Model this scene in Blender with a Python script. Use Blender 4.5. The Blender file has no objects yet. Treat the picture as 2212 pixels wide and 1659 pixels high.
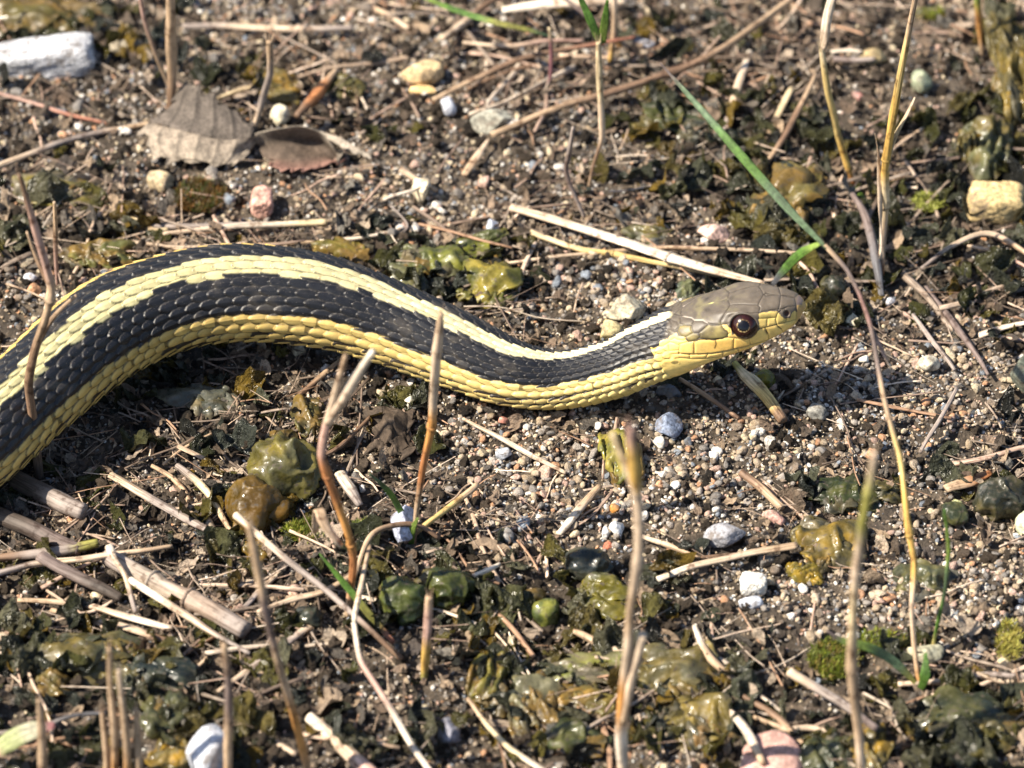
import bpy, math, random
import numpy as np
from mathutils import Vector

# ------------------------------------------------------------------ camera, light, exposure
S = 0.01                       # everything below is written in centimetres and stored in metres
D, PITCH = 95.0, math.radians(42)
FPX = 1106.0 * D / 10.0        # focal length in pixels of a 2212 x 1659 picture
CP, SP = math.cos(PITCH), math.sin(PITCH)
CAM = np.array([0, -D * CP, D * SP])
sc = bpy.context.scene
cd = bpy.data.cameras.new('camera')
cam = bpy.data.objects.new('camera', cd)
sc.collection.objects.link(cam)
cam.location = CAM * S
cam.rotation_euler = (math.pi / 2 - PITCH, 0, 0)
cd.sensor_width = 36
cd.lens = 36 * FPX / 2212
cd.clip_start, cd.clip_end = 0.02, 50
cd.dof.use_dof = True
cd.dof.focus_distance = (D - 1.5) * S
cd.dof.aperture_fstop = 17
sc.camera = cam

SUN_DIR = Vector((-0.66, -0.15, 0.74)).normalized()      # towards the sun
w = bpy.data.worlds.new('World'); sc.world = w; w.use_nodes = True
nt = w.node_tree; nt.nodes.clear()
sky = nt.nodes.new('ShaderNodeTexSky'); sky.sky_type = 'NISHITA'; sky.sun_disc = False
sky.sun_elevation = math.asin(SUN_DIR.z)
sky.sun_rotation = math.atan2(SUN_DIR.x, SUN_DIR.y)
bg = nt.nodes.new('ShaderNodeBackground'); bg.inputs[1].default_value = 0.078
wo = nt.nodes.new('ShaderNodeOutputWorld')
nt.links.new(sky.outputs[0], bg.inputs[0]); nt.links.new(bg.outputs[0], wo.inputs[0])
sl = bpy.data.lights.new('sun', 'SUN'); sl.energy = 5.0; sl.angle = math.radians(0.5); sl.color = (1.0, 0.90, 0.75)
so = bpy.data.objects.new('sun', sl); sc.collection.objects.link(so)
so.rotation_euler = SUN_DIR.to_track_quat('Z', 'Y').to_euler()
sc.view_settings.view_transform = 'Standard'; sc.view_settings.look = 'None'
sc.view_settings.gamma = 1; sc.view_settings.use_curve_mapping = False
sc.view_settings.exposure = 1.13
sc.cycles.max_bounces = 6; sc.cycles.diffuse_bounces = 3; sc.cycles.glossy_bounces = 2
sc.cycles.transmission_bounces = 4; sc.cycles.caustics_reflective = False; sc.cycles.caustics_refractive = False
COL = sc.collection
rng = np.random.default_rng(7)

# ------------------------------------------------------------------ maths helpers
def hash3(i, j, k, seed):
    h = (i * 374761393 + j * 668265263 + k * 2147483647 + seed * 974634777) & 0xffffffff
    h = ((h ^ (h >> 13)) * 1274126177) & 0xffffffff
    h = ((h ^ (h >> 16)) * 2246822519) & 0xffffffff
    return ((h ^ (h >> 15)) & 0xffffff) / float(0x7fffff) - 1.0
def vnoise(p, seed=0):
    p = np.asarray(p, float); i = np.floor(p).astype(np.int64); f = p - i; f = f * f * (3 - 2 * f)
    r = 0
    for a in (0, 1):
        wa = f[..., 0] if a else 1 - f[..., 0]
        for b in (0, 1):
            wb = f[..., 1] if b else 1 - f[..., 1]
            for c in (0, 1):
                wc = f[..., 2] if c else 1 - f[..., 2]
                r = r + wa * wb * wc * hash3(i[..., 0] + a, i[..., 1] + b, i[..., 2] + c, seed)
    return r
def fbm(p, oct=3, seed=0):
    r, a = 0, 1.0
    for o in range(oct):
        r = r + a * vnoise(np.asarray(p) * 2.03 ** o, seed + o * 17); a *= 0.5
    return r
def sstep(a, b, x):
    t = np.clip((x - a) / (b - a), 0, 1); return t * t * (3 - 2 * t)
def norm(v):
    v = np.asarray(v, float); return v / (np.linalg.norm(v, axis=-1, keepdims=True) + 1e-12)

def project(p):
    p = np.asarray(p, float) - CAM
    zc = p[..., 1] * CP - p[..., 2] * SP
    yc = p[..., 1] * SP + p[..., 2] * CP
    return 1106 + FPX * p[..., 0] / zc, 829.5 - FPX * yc / zc
def unproj(u, v, z=0.0):
    u = np.asarray(u, float); v = np.asarray(v, float)
    x = (u - 1106) / FPX; y = -(v - 829.5) / FPX
    d = np.stack([x + 0 * y, CP + y * SP, -SP + y * CP], -1)
    t = (z - CAM[2]) / d[..., 2]
    return CAM + d * np.asarray(t)[..., None]
# centre line of the snake on the ground, to keep the ground from poking into it
def gh(x, y):
    p = np.stack([np.asarray(x, float), np.asarray(y, float), np.zeros_like(np.asarray(x, float))], -1)
    return 0.20 * vnoise(p * 0.22, 3) + 0.10 * vnoise(p * 0.6, 4) + 0.05 * vnoise(p * 1.5, 5) - 0.06
def ground_at(u, v, h=0.0):
    z = np.zeros_like(np.asarray(u, float))
    for _ in range(4):
        p = unproj(u, v, z + h); z = gh(p[..., 0], p[..., 1])
    return unproj(u, v, z + h)
def resample(P, n, smooth=0):
    """Catmull-Rom through the rows of P (any number of columns)."""
    P = np.asarray(P, float)
    if len(P) < 3:
        t = np.linspace(0, 1, n)[:, None]; return P[0] * (1 - t) + P[-1] * t
    d = np.linalg.norm(np.diff(P[:, :3], axis=0), axis=1) ** 0.5 + 1e-6
    k = np.concatenate([[0], np.cumsum(d)])
    m = np.zeros_like(P)
    m[1:-1] = (P[2:] - P[:-2]) / (k[2:] - k[:-2])[:, None]
    m[0] = (P[1] - P[0]) / d[0]; m[-1] = (P[-1] - P[-2]) / d[-1]
    t = np.linspace(0, k[-1], n); i = np.clip(np.searchsorted(k, t, 'right') - 1, 0, len(P) - 2)
    h = (k[i + 1] - k[i]); s = ((t - k[i]) / h)[:, None]; h = h[:, None]
    return (2*s**3-3*s**2+1)*P[i] + (s**3-2*s**2+s)*h*m[i] + (-2*s**3+3*s**2)*P[i+1] + (s**3-s**2)*h*m[i+1]

# ------------------------------------------------------------------ mesh helpers
def mesh_from(name, v, f4=None, f3=None, col=None, uv=None, smooth=True, mat=None):
    me = bpy.data.meshes.new(name)
    v = np.asarray(v, np.float32)
    f4 = np.zeros((0, 4), np.int32) if f4 is None else np.asarray(f4, np.int32).reshape(-1, 4)
    f3 = np.zeros((0, 3), np.int32) if f3 is None else np.asarray(f3, np.int32).reshape(-1, 3)
    me.vertices.add(len(v)); me.vertices.foreach_set('co', v.ravel())
    nl = 4 * len(f4) + 3 * len(f3)
    me.loops.add(nl); li = np.concatenate([f4.ravel(), f3.ravel()]).astype(np.int32)
    me.loops.foreach_set('vertex_index', li)
    me.polygons.add(len(f4) + len(f3))
    st = np.concatenate([np.arange(len(f4)) * 4, 4 * len(f4) + np.arange(len(f3)) * 3]).astype(np.int32)
    me.polygons.foreach_set('loop_start', st)
    me.polygons.foreach_set('use_smooth', np.full(len(st), smooth, bool))
    me.update(calc_edges=True)
    if col is not None:
        col = np.asarray(col, np.float32)
        if col.ndim == 1: col = np.tile(col, (len(v), 1))
        if col.shape[1] == 3: col = np.concatenate([col, np.ones((len(col), 1), np.float32)], 1)
        a = me.attributes.new('col', 'FLOAT_COLOR', 'POINT'); a.data.foreach_set('color', col.ravel())
    if uv is not None:
        l = me.uv_layers.new(name='UVMap'); l.data.foreach_set('uv', np.asarray(uv, np.float32)[li].ravel())
    me.validate()
    if mat: me.materials.append(mat)
    return me
def put(name, me, base=(0, 0, 0), parent=None):
    o = bpy.data.objects.new(name, me); COL.objects.link(o)
    if parent is not None: o.parent = parent
    else: o.location = Vector(base) * S
    return o
def obj(name, v, base=None, parent=None, pbase=None, **k):
    """v in world centimetres; the object's origin goes to base (a child shares its parent's)."""
    v = np.asarray(v, float)
    b = np.asarray(pbase if parent is not None else (base if base is not None else (v[:, 0].mean(), v[:, 1].mean(), v[:, 2].min())), float)
    o = put(name, mesh_from(name, (v - b) * S, **k), b, parent)
    return o, b
def tag(o, label, cat, group=None):
    o['label'] = label; o['category'] = cat
    if group: o['group'] = group
    return o

def grid_faces(n, m, wrap=False):
    i = np.arange(n - 1)[:, None]; j = np.arange(m if wrap else m - 1)[None, :]
    a = i * m + j; b = i * m + (j + 1) % m
    return np.stack([a, b, b + m, a + m], -1).reshape(-1, 4)
def tube(pts, rad, sides=10, flat=1.0, up=(0, 0, 1), rough=0.12, seed=0, cap=True, col=None, wob=True):
    """pts (n,3), rad (n,) in cm. flat < 1 squeezes it across 'up'. Returns verts, quads, tris, uv, col"""
    pts = np.asarray(pts, float); n = len(pts); rad = np.broadcast_to(rad, n).astype(float)
    T = norm(np.gradient(pts, axis=0)); up = np.asarray(up, float)
    A = norm(np.cross(T, up)); B = np.cross(A, T)
    th = np.arange(sides) / sides * 2 * np.pi
    L = np.concatenate([[0], np.cumsum(np.linalg.norm(np.diff(pts, axis=0), axis=1))])
    q = np.stack([np.tile(np.cos(th) * 1.3, (n, 1)), np.tile(np.sin(th) * 1.3, (n, 1)), np.tile(L[:, None] * 1.2, (1, sides))], -1)
    r = rad[:, None] * (1 + rough * fbm(q, 2, seed))
    v = pts[:, None] + A[:, None] * (np.cos(th)[None, :, None] * r[..., None]) + B[:, None] * (np.sin(th)[None, :, None] * r[..., None] * flat)
    v = v.reshape(-1, 3); f4 = grid_faces(n, sides, True)
    uv = np.stack([np.tile(th / (2 * np.pi), (n, 1)), np.tile(L[:, None], (1, sides))], -1).reshape(-1, 2)
    f3 = None
    c = None
    if col is not None:
        col = np.asarray(col, float)
        if col.ndim == 1: col = np.tile(col, (n, 1))
        c = np.repeat(col, sides, 0)
    if cap:
        v = np.concatenate([v, pts[:1] , pts[-1:]]); k = n * sides; j = np.arange(sides); j2 = (j + 1) % sides
        f3 = np.concatenate([np.stack([j2, j, np.full(sides, k)], -1), np.stack([(n-1)*sides + j, (n-1)*sides + j2, np.full(sides, k + 1)], -1)])
        uv = np.concatenate([uv, [[0, 0], [0, L[-1]]]])
        if c is not None: c = np.concatenate([c, c[:1], c[-1:]])
    return v, f4, f3, uv, c
_ico = {}
def ico(sub):
    if sub not in _ico:
        import bmesh
        bm = bmesh.new(); bmesh.ops.create_icosphere(bm, subdivisions=sub, radius=1)
        v = np.array([x.co[:] for x in bm.verts]); f = np.array([[a.index for a in x.verts] for x in bm.faces]); bm.free()
        _ico[sub] = (norm(v), f)
    return _ico[sub]
def stone_shape(seed, sub=4, round_=0.5, planes=9, rough=0.05):
    r_ = np.random.default_rng(seed); d, f = ico(sub)
    n = norm(r_.normal(size=(planes, 3))); off = r_.uniform(0.5, 0.85, planes)
    k = 6 + 40 * (1 - round_) ** 1.3
    cosv = np.clip(d @ n.T, 1e-3, 1) / off
    rr = (np.sum(np.concatenate([cosv, np.full((len(d), 1), 1.02)], 1) ** k, 1)) ** (-1 / k)
    v = d * rr[:, None]
    v = v * (1 + rough * fbm(v * 2.2, 3, seed))[:, None] + 0.4 * rough * norm(d) * vnoise(v * 9, seed + 5)[:, None] * 0.4
    v /= np.abs(v).max(0)
    return v, f
def rot(v, a, b, c):
    ca, sa, cb, sb, cc, sn = math.cos(a), math.sin(a), math.cos(b), math.sin(b), math.cos(c), math.sin(c)
    R = np.array([[cc, -sn, 0], [sn, cc, 0], [0, 0, 1]]) @ np.array([[cb, 0, sb], [0, 1, 0], [-sb, 0, cb]]) @ np.array([[1, 0, 0], [0, ca, -sa], [0, sa, ca]])
    return v @ R.T

# ------------------------------------------------------------------ materials
def new_mat(name):
    m = bpy.data.materials.new(name); m.use_nodes = True
    nt = m.node_tree; return m, nt, nt.nodes['Principled BSDF']
def N(nt, t, **k):
    n = nt.nodes.new(t)
    for a, b in k.items():
        if a.startswith('i'): n.inputs[int(a[1:])].default_value = b
        else: setattr(n, a, b)
    return n
def noise_node(nt, vec, scale, detail=3, rough=0.6):
    n = N(nt, 'ShaderNodeTexNoise'); n.inputs['Scale'].default_value = scale; n.inputs['Detail'].default_value = detail
    n.inputs['Roughness'].default_value = rough; nt.links.new(vec, n.inputs['Vector']); return n
def ramp(nt, src, stops, interp='LINEAR'):
    r = N(nt, 'ShaderNodeValToRGB'); r.color_ramp.interpolation = interp
    while len(r.color_ramp.elements) < len(stops): r.color_ramp.elements.new(0.5)
    for e, (p, c) in zip(r.color_ramp.elements, stops):
        e.position = p; e.color = (*c, 1) if hasattr(c, '__len__') else (c, c, c, 1)
    nt.links.new(src, r.inputs[0]); return r.outputs[0]
def mulc(nt, a, b, fac=1.0, mode='MULTIPLY'):
    m = N(nt, 'ShaderNodeMix', data_type='RGBA', blend_type=mode)
    if isinstance(fac, (int, float)): m.inputs[0].default_value = fac
    else: nt.links.new(fac, m.inputs[0])
    for i, x in ((6, a), (7, b)):
        if isinstance(x, tuple): m.inputs[i].default_value = (*x, 1)
        else: nt.links.new(x, m.inputs[i])
    return m.outputs[2]
def bump(nt, bsdf, h, strength, dist):
    b = N(nt, 'ShaderNodeBump'); b.inputs['Strength'].default_value = strength; b.inputs['Distance'].default_value = dist
    nt.links.new(h, b.inputs['Height']); nt.links.new(b.outputs[0], bsdf.inputs['Normal'])
def base_nodes(nt, attr='GEOMETRY'):
    tc = N(nt, 'ShaderNodeTexCoord'); oi = N(nt, 'ShaderNodeObjectInfo')
    ad = N(nt, 'ShaderNodeVectorMath', operation='ADD'); nt.links.new(tc.outputs['Object'], ad.inputs[0])
    cx = N(nt, 'ShaderNodeCombineXYZ')
    for i in range(3): nt.links.new(oi.outputs['Random'], cx.inputs[i])
    nt.links.new(cx.outputs[0], ad.inputs[1])
    at = N(nt, 'ShaderNodeAttribute', attribute_name='col', attribute_type=attr)
    return ad.outputs[0], at.outputs['Color'], tc
def mat_stone(name, scale, attr, bstr=0.5, rough=0.75, spec=0.4, dist=0.0004, lo=0.55, hi=1.3, sss=0):
    m, nt, b = new_mat(name); vec, colr, tc = base_nodes(nt, attr)
    n1 = noise_node(nt, vec, scale, 5, 0.7); n2 = noise_node(nt, vec, scale * 4, 3, 0.6)
    c = mulc(nt, colr, ramp(nt, n1.outputs[0], [(0.3, lo), (0.7, hi)]))
    c = mulc(nt, c, ramp(nt, n2.outputs[0], [(0.34, 0.55), (0.5, 1.0), (0.7, 1.25)]))
    n4 = noise_node(nt, vec, scale * .7, 5, 0.75)
    c = mulc(nt, c, (0.12, 0.09, 0.065), ramp(nt, n4.outputs[0], [(0.52, 0.0), (0.63, 0.75)]), 'MIX')
    nt.links.new(c, b.inputs['Base Color']); b.inputs['Roughness'].default_value = rough; b.inputs['Specular IOR Level'].default_value = spec
    bump(nt, b, n2.outputs[0], bstr, dist)
    return m
def mat_fibre(name, attr='GEOMETRY', scale=1.0, rough=0.6, uv=True):
    m, nt, b = new_mat(name); vec, colr, tc = base_nodes(nt, attr)
    mp = N(nt, 'ShaderNodeMapping'); 
    if uv:
        oi = N(nt, 'ShaderNodeObjectInfo'); mp.inputs['Scale'].default_value = (16 * scale, 1.1 * scale, 1)
        nt.links.new(tc.outputs['UV'], mp.inputs[0])
        ad = N(nt, 'ShaderNodeVectorMath', operation='ADD'); nt.links.new(mp.outputs[0], ad.inputs[0])
        sc_ = N(nt, 'ShaderNodeVectorMath', operation='SCALE'); cx = N(nt, 'ShaderNodeCombineXYZ'); cx.inputs[0].default_value = 1; cx.inputs[1].default_value = 1; cx.inputs[2].default_value = 1
        nt.links.new(cx.outputs[0], sc_.inputs[0]); mm = N(nt, 'ShaderNodeMath', operation='MULTIPLY', i1=50.0); nt.links.new(oi.outputs['Random'], mm.inputs[0]); nt.links.new(mm.outputs[0], sc_.inputs['Scale'])
        nt.links.new(sc_.outputs[0], ad.inputs[1]); fv = ad.outputs[0]
    else:
        mp.inputs['Scale'].default_value = (3 * scale, 30 * scale, 30 * scale); nt.links.new(vec, mp.inputs[0]); fv = mp.outputs[0]
    n1 = noise_node(nt, fv, 1.0, 4, 0.65)
    n2 = noise_node(nt, vec, 450 if uv else 4, 4, 0.65)
    c = mulc(nt, colr, ramp(nt, n1.outputs[0], [(0.32, (0.30, 0.25, 0.21)), (0.5, (0.92, 0.92, 0.92)), (0.68, (1.25, 1.25, 1.25))]))
    c = mulc(nt, c, ramp(nt, n2.outputs[0], [(0.33, (0.35, 0.28, 0.24)), (0.45, (0.9, 0.88, 0.86)), (0.7, (1.12, 1.1, 1.08))]))
    nt.links.new(c, b.inputs['Base Color']); b.inputs['Roughness'].default_value = rough; b.inputs['Specular IOR Level'].default_value = 0.35
    bump(nt, b, n1.outputs[0], 0.55, 0.0003 if uv else 0.0002)
    return m
def mat_jelly(name, attr='GEOMETRY', scale=500, dist=0.0006):
    m, nt, b = new_mat(name); vec, colr, tc = base_nodes(nt, attr)
    n1 = noise_node(nt, vec, scale * 0.55, 4, 0.6); n2 = noise_node(nt, vec, scale * 2.2, 3, 0.55)
    c = mulc(nt, colr, ramp(nt, n1.outputs[0], [(0.3, (0.45, 0.46, 0.45)), (0.5, (0.95, 0.92, 0.85)), (0.7, (1.4, 1.25, 0.95))]))
    dirt = ramp(nt, n2.outputs[0], [(0.59, 0.0), (0.66, .85)])
    c = mulc(nt, c, (1.25, 1.25, 1.2)); c = mulc(nt, c, (0.10, 0.08, 0.06), dirt, 'MIX')
    nt.links.new(c, b.inputs['Base Color'])
    b.inputs['Roughness'].default_value = 0.3; b.inputs['Specular IOR Level'].default_value = 0.55
    nt.links.new(ramp(nt, n2.outputs[0], [(0.40, 0.2), (0.6, 0.6)]), b.inputs['Roughness'])
    n3 = noise_node(nt, vec, scale * 1.1, 3, 0.5)
    bump(nt, b, n3.outputs[0], 0.45, dist)
    t = N(nt, 'ShaderNodeBsdfTranslucent'); nt.links.new(c, t.inputs[0]); mx = N(nt, 'ShaderNodeMixShader'); mx.inputs[0].default_value = .3
    nt.links.new(b.outputs[0], mx.inputs[1]); nt.links.new(t.outputs[0], mx.inputs[2]); nt.links.new(mx.outputs[0], nt.nodes['Material Output'].inputs[0])
    return m
def mat_leaf(name, trans=0.25, rough=0.55, scale=500, attr='GEOMETRY', dist=0.0004, lo=0.6, veins=False):
    m, nt, b = new_mat(name); vec, colr, tc = base_nodes(nt, attr)
    n1 = noise_node(nt, vec, scale, 4, 0.65); n2 = noise_node(nt, vec, scale * 4, 3, 0.6)
    c = mulc(nt, colr, ramp(nt, n1.outputs[0], [(0.3, lo), (0.7, 1.25)]))
    c = mulc(nt, c, ramp(nt, n2.outputs[0], [(0.3, 0.7), (0.6, 1.1)]))
    nt.links.new(c, b.inputs['Base Color']); b.inputs['Roughness'].default_value = rough
    b.inputs['Specular IOR Level'].default_value = 0.4
    bump(nt, b, n1.outputs[0], 0.5, dist)
    if trans:
        if veins:
            mp = N(nt, 'ShaderNodeMapping'); mp.inputs['Scale'].default_value = (46, .5, 1); nt.links.new(tc.outputs['UV'], mp.inputs[0])
            nv = noise_node(nt, mp.outputs[0], 1.0, 2, .5); c = mulc(nt, c, ramp(nt, nv.outputs[0], [(.35, .55), (.6, 1.15)])); nt.links.new(c, b.inputs['Base Color']); bump(nt, b, nv.outputs[0], .6, .0003)
        t = N(nt, 'ShaderNodeBsdfTranslucent'); nt.links.new(c, t.inputs[0]); mx = N(nt, 'ShaderNodeMixShader'); mx.inputs[0].default_value = trans
        nt.links.new(b.outputs[0], mx.inputs[1]); nt.links.new(t.outputs[0], mx.inputs[2]); nt.links.new(mx.outputs[0], nt.nodes['Material Output'].inputs[0])
    return m
M_STONE = mat_stone('rough_stone', 350, 'GEOMETRY')
M_PEBBLE = mat_stone('smooth_pebble', 300, 'GEOMETRY', 0.25, 0.55, 0.45)
M_CHALK = mat_stone('chalky_stone', 420, 'GEOMETRY', 0.9, 0.9, 0.2, 0.0009, 0.7, 1.05)
M_GRAIN = mat_stone('sand_grain', 1.6, 'INSTANCER', 0.4, 0.38, 0.55, 0.08, 0.6, 1.3)
M_CLOD = mat_stone('soil_crumb', 3.0, 'INSTANCER', 0.8, 0.9, 0.25, 0.2, 0.45, 1.4)
M_STRAW = mat_fibre('dry_straw')
M_BITS = mat_fibre('straw_bits', 'INSTANCER', 1.0, 0.65, False)
M_CHIP = mat_leaf('litter_flake', 0.1, 0.6, 2.5, 'INSTANCER', 0.06)
M_FLAKE = mat_leaf('alga_flake', 0.25, 0.22, 2.2, 'INSTANCER', 0.1)
M_JELLY = mat_jelly('jelly_alga_skin')
M_SHEET = mat_leaf('alga_sheet', 0.3, 0.2, 1.6, 'INSTANCER', 0.12, .45)
M_DEADI = mat_leaf('leaf_scrap', 0.12, 0.7, 2.6, 'INSTANCER', 0.08, .5)
M_BLADE = mat_leaf('green_blade', 0.3, 0.4, 300, dist=0.0001, lo=0.6, veins=True)
M_DEAD = mat_leaf('dead_leaf', 0.22, 0.8, 520, dist=0.0007, lo=.5)
M_MOSS = mat_leaf('moss', 0.3, 0.6, 600, 'INSTANCER')

# soil
m, nt, b = new_mat('dark_soil'); tc = N(nt, 'ShaderNodeTexCoord')
n1 = noise_node(nt, tc.outputs['Object'], 90, 6, 0.7); n2 = noise_node(nt, tc.outputs['Object'], 900, 5, 0.75)
c = ramp(nt, n1.outputs[0], [(0.3, (0.038, 0.028, 0.020)), (0.5, (0.105, 0.080, 0.056)), (0.7, (0.22, 0.17, 0.12))])
c = mulc(nt, c, ramp(nt, n2.outputs[0], [(0.3, 0.4), (0.55, 1.0), (0.72, 2.4)]))
nt.links.new(c, b.inputs['Base Color']); b.inputs['Roughness'].default_value = 0.6
bump(nt, b, n2.outputs[0], 1.0, 0.0015)
M_SOIL = m
# snake skin
m, nt, b = new_mat('snake_skin'); tc = N(nt, 'ShaderNodeTexCoord'); at = N(nt, 'ShaderNodeAttribute', attribute_name='col')
n1 = noise_node(nt, tc.outputs['Object'], 900, 4, 0.6); n3 = noise_node(nt, tc.outputs['Object'], 4200, 2, 0.5)
c = mulc(nt, at.outputs['Color'], ramp(nt, n1.outputs[0], [(0.3, 0.84), (0.7, 1.1)]))
sp_ = ramp(nt, n3.outputs[0], [(0.66, 0.0), (0.74, 0.35)])
c = mulc(nt, c, (0.35, 0.3, 0.25), sp_, 'MIX')
nt.links.new(c, b.inputs['Base Color'])
nt.links.new(ramp(nt, n1.outputs[0], [(0.3, 0.40), (0.7, 0.56)]), b.inputs['Roughness'])
b.inputs['Specular IOR Level'].default_value = 0.42
b.inputs['Subsurface Weight'].default_value = 0.06; b.inputs['Subsurface Radius'].default_value = (1, .6, .2); b.inputs['Subsurface Scale'].default_value = 0.0006
bump(nt, b, n3.outputs[0], 0.12, 0.0001)
M_SNAKE = m

# ------------------------------------------------------------------ ground
xs = np.unique(np.concatenate([np.linspace(-200, -22, 12), np.linspace(-22, -13, 30), np.arange(-13, 13.01, 0.07), np.linspace(13, 22, 30), np.linspace(22, 200, 12)]))
ys = np.unique(np.concatenate([np.linspace(-200, -24, 12), np.linspace(-24, -13.5, 30), np.arange(-13.5, 16.01, 0.07), np.linspace(16, 26, 30), np.linspace(26, 300, 14)]))
X, Y = np.meshgrid(xs, ys)
def gs(x, y):
    Pn = np.stack([x, y, 0 * x], -1); Z = gh(x, y)
    Z = Z + 0.07 * vnoise(Pn * 1.7, 14) + 0.075 * vnoise(Pn * 3.1, 11) + 0.035 * vnoise(Pn * 7, 12) + 0.02 * vnoise(Pn * 14, 13) - 0.03
    return Z
Z = gs(X, Y)
V = np.stack([X, Y, Z], -1).reshape(-1, 3) * S
g = put('ground', mesh_from('ground', V, grid_faces(len(ys), len(xs)), mat=M_SOIL)); g['kind'] = 'structure'

# ------------------------------------------------------------------ the snake
# stations: u, v of the centre line, its height, half the apparent width in pixels, where the back stripe
# sits (share of the half width above the centre), width to height of the section
H2 = 0.14845
def hp(x, y): return 1434.4 + x * H2, 596.2 + y * H2
ST = [(-640, 900, .32, 20, .5, 1), (-500, 985, .45, 45, .5, 1), (-340, 1035, .62, 70, .46, 1), (-200, 1040, .85, 88, .44, 1), (-70, 975, 1.0, 98, .42, 1),
      (72, 846, 1.08, 101, .42, 1), (232, 712, 1.22, 107, .43, 1), (376, 653, 1.34, 103, .53, 1), (514, 633, 1.38, 103.5, .58, 1),
      (682, 650, 1.28, 100, .65, 1), (828, 695, 1.02, 91, .68, 1), (977, 754, .82, 83, .64, 1), (1098, 806, .66, 72, .70, 1),
      (1208, 823, .62, 63, .84, 1), (1320, 801, .92, 63, .9, 1.0), (1385, 770, 1.28, 67, .88, 1.02),
      (1455, 738, 1.68, 73, .78, 1.08), (1500, 720, 1.92, 75, .72, 1.14), (1550, 703, 2.13, 73.5, .68, 1.2), (1600, 688, 2.3, 72, .66, 1.2), (1640, 678, 2.42, 66, .66, 1.18),
      (1672, 672, 2.50, 56.5, .66, 1.12), (1700, 667, 2.56, 45, .66, 1.1), (1718, 664, 2.6, 34, .66, 1.1), (1730, 663.5, 2.62, 22, .66, 1.1), (1737, 664, 2.63, 10, .66, 1.1), (1739.5, 664.5, 2.635, 1.5, .66, 1.1)]
stat = []
for u, v, z, Hh, q, ar in ST:
    p = unproj(u, v, z); dist = (p - CAM) @ np.array([0, CP, -SP]); stat.append([*p, Hh * dist / FPX, q, ar])
stat = np.array(stat)
dense = resample(stat, 6000)
kern = np.exp(-np.linspace(-2.2, 2.2, 91) ** 2); kern /= kern.sum()
sm = dense.copy()
for cidx in range(6):
    pad = np.concatenate([2 * dense[0, cidx] - dense[45:0:-1, cidx], dense[:, cidx], 2 * dense[-1, cidx] - dense[-2:-47:-1, cidx]])
    sm[:, cidx] = np.convolve(pad, kern, 'valid')
wgt = sstep(5700, 5300, np.arange(6000))[:, None]
dense = sm * wgt + dense * (1 - wgt)
seg = np.linalg.norm(np.diff(dense[:, :3], axis=0), axis=1); arc = np.concatenate([[0], np.cumsum(seg)])
# sigma: arc length over radius (scales shrink with the body)
rr_ = np.maximum(dense[:, 3], 0.52) * (1 - .27 * sstep(0.0, 3.6, dense[:, 0]))
sig = np.concatenate([[0], np.cumsum(seg / (0.5 * (rr_[1:] + rr_[:-1])))])
PITCHS = 0.40
i_vis = np.argmin(np.abs(dense[:, 0] + 11.5))
sA = np.arange(0, sig[i_vis], PITCHS / 9); sB = np.arange(sig[i_vis], sig[-1] - 0.12, PITCHS / 17); sC = np.linspace(sig[-1] - 0.12, sig[-1], 16)
sg = np.concatenate([sA, sB, sC]); ns = len(sg)
dd = np.stack([np.interp(sg, sig, dense[:, k]) for k in range(6)], 1)
Cc, rad, qq, arr = dd[:, :3], np.maximum(dd[:, 3], 0.003), dd[:, 4], dd[:, 5]
T = norm(np.gradient(Cc, axis=0))
kz = np.array([0, 0, 1.0]); U0 = norm(kz - (T @ kz)[:, None] * T); S0 = np.cross(T, U0)
viewd = norm(CAM - Cc)
# image normal direction within the section plane
vp = norm(viewd - np.sum(viewd * T, 1)[:, None] * T)          # toward the camera in the section plane
wp = np.cross(vp, T); wp = wp * np.sign(wp[:, 2])[:, None]     # across it, upward
# apparent half width of the ellipse -> its semi axes (a = side, b = up)
roll = np.zeros(ns)
ee = 2 + 0.95 * sstep(1440, 1540, project(Cc)[0])
aa, bb = rad.copy(), rad.copy()
for _ in range(3):
    Uu = U0 * np.cos(roll)[:, None] + S0 * np.sin(roll)[:, None]; Ss = np.cross(T, Uu)
    pe_ = ee / (ee - 1); ext = ((arr * np.abs(np.sum(Ss * wp, 1))) ** pe_ + np.abs(np.sum(Uu * wp, 1)) ** pe_) ** (1 / pe_)
    bb = rad / ext; aa = arr * bb
    # want the top point (bb*U) to project at q*rad along wp
    ang = np.arccos(np.clip(qq * rad / bb, -1, 1))             # angle between U and wp
    Un = wp * np.cos(ang)[:, None] + vp * np.sin(ang)[:, None]
    roll = np.arctan2(np.sum(Un * S0, 1), np.sum(Un * U0, 1))
roll = np.interp(sg, sg, np.convolve(np.pad(roll, 20, 'edge'), np.ones(41) / 41, 'valid'))
Uu = U0 * np.cos(roll)[:, None] + S0 * np.sin(roll)[:, None]; Ss = np.cross(T, Uu)
WR = math.radians(11.3)
nrow = 11
half = np.concatenate([np.arange(0, 11.2 * WR, WR / nrow), np.linspace(11.2 * WR + WR / 4, math.pi, 13)])
th = np.concatenate([-half[:0:-1], half[:-1]]); nh = len(half); nth = len(th); J0 = nh - 1
SG, TH = np.meshgrid(sg, th, indexing='ij')
ct, st_ = np.cos(TH), np.sin(TH)
headw = sstep(1440, 1520, project(Cc)[0])[:, None]
e = ee[:, None]                                             # head: squarer section
fac = (np.abs(ct) ** e + np.abs(st_) ** e) ** (-1 / e)
lower = np.where(ct < 0, 1 - 0.16 * headw * np.abs(ct), 1)
base = Cc[:, None] + Ss[:, None] * (aa[:, None] * st_ * fac)[..., None] + Uu[:, None] * (bb[:, None] * ct * fac * lower)[..., None]
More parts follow.
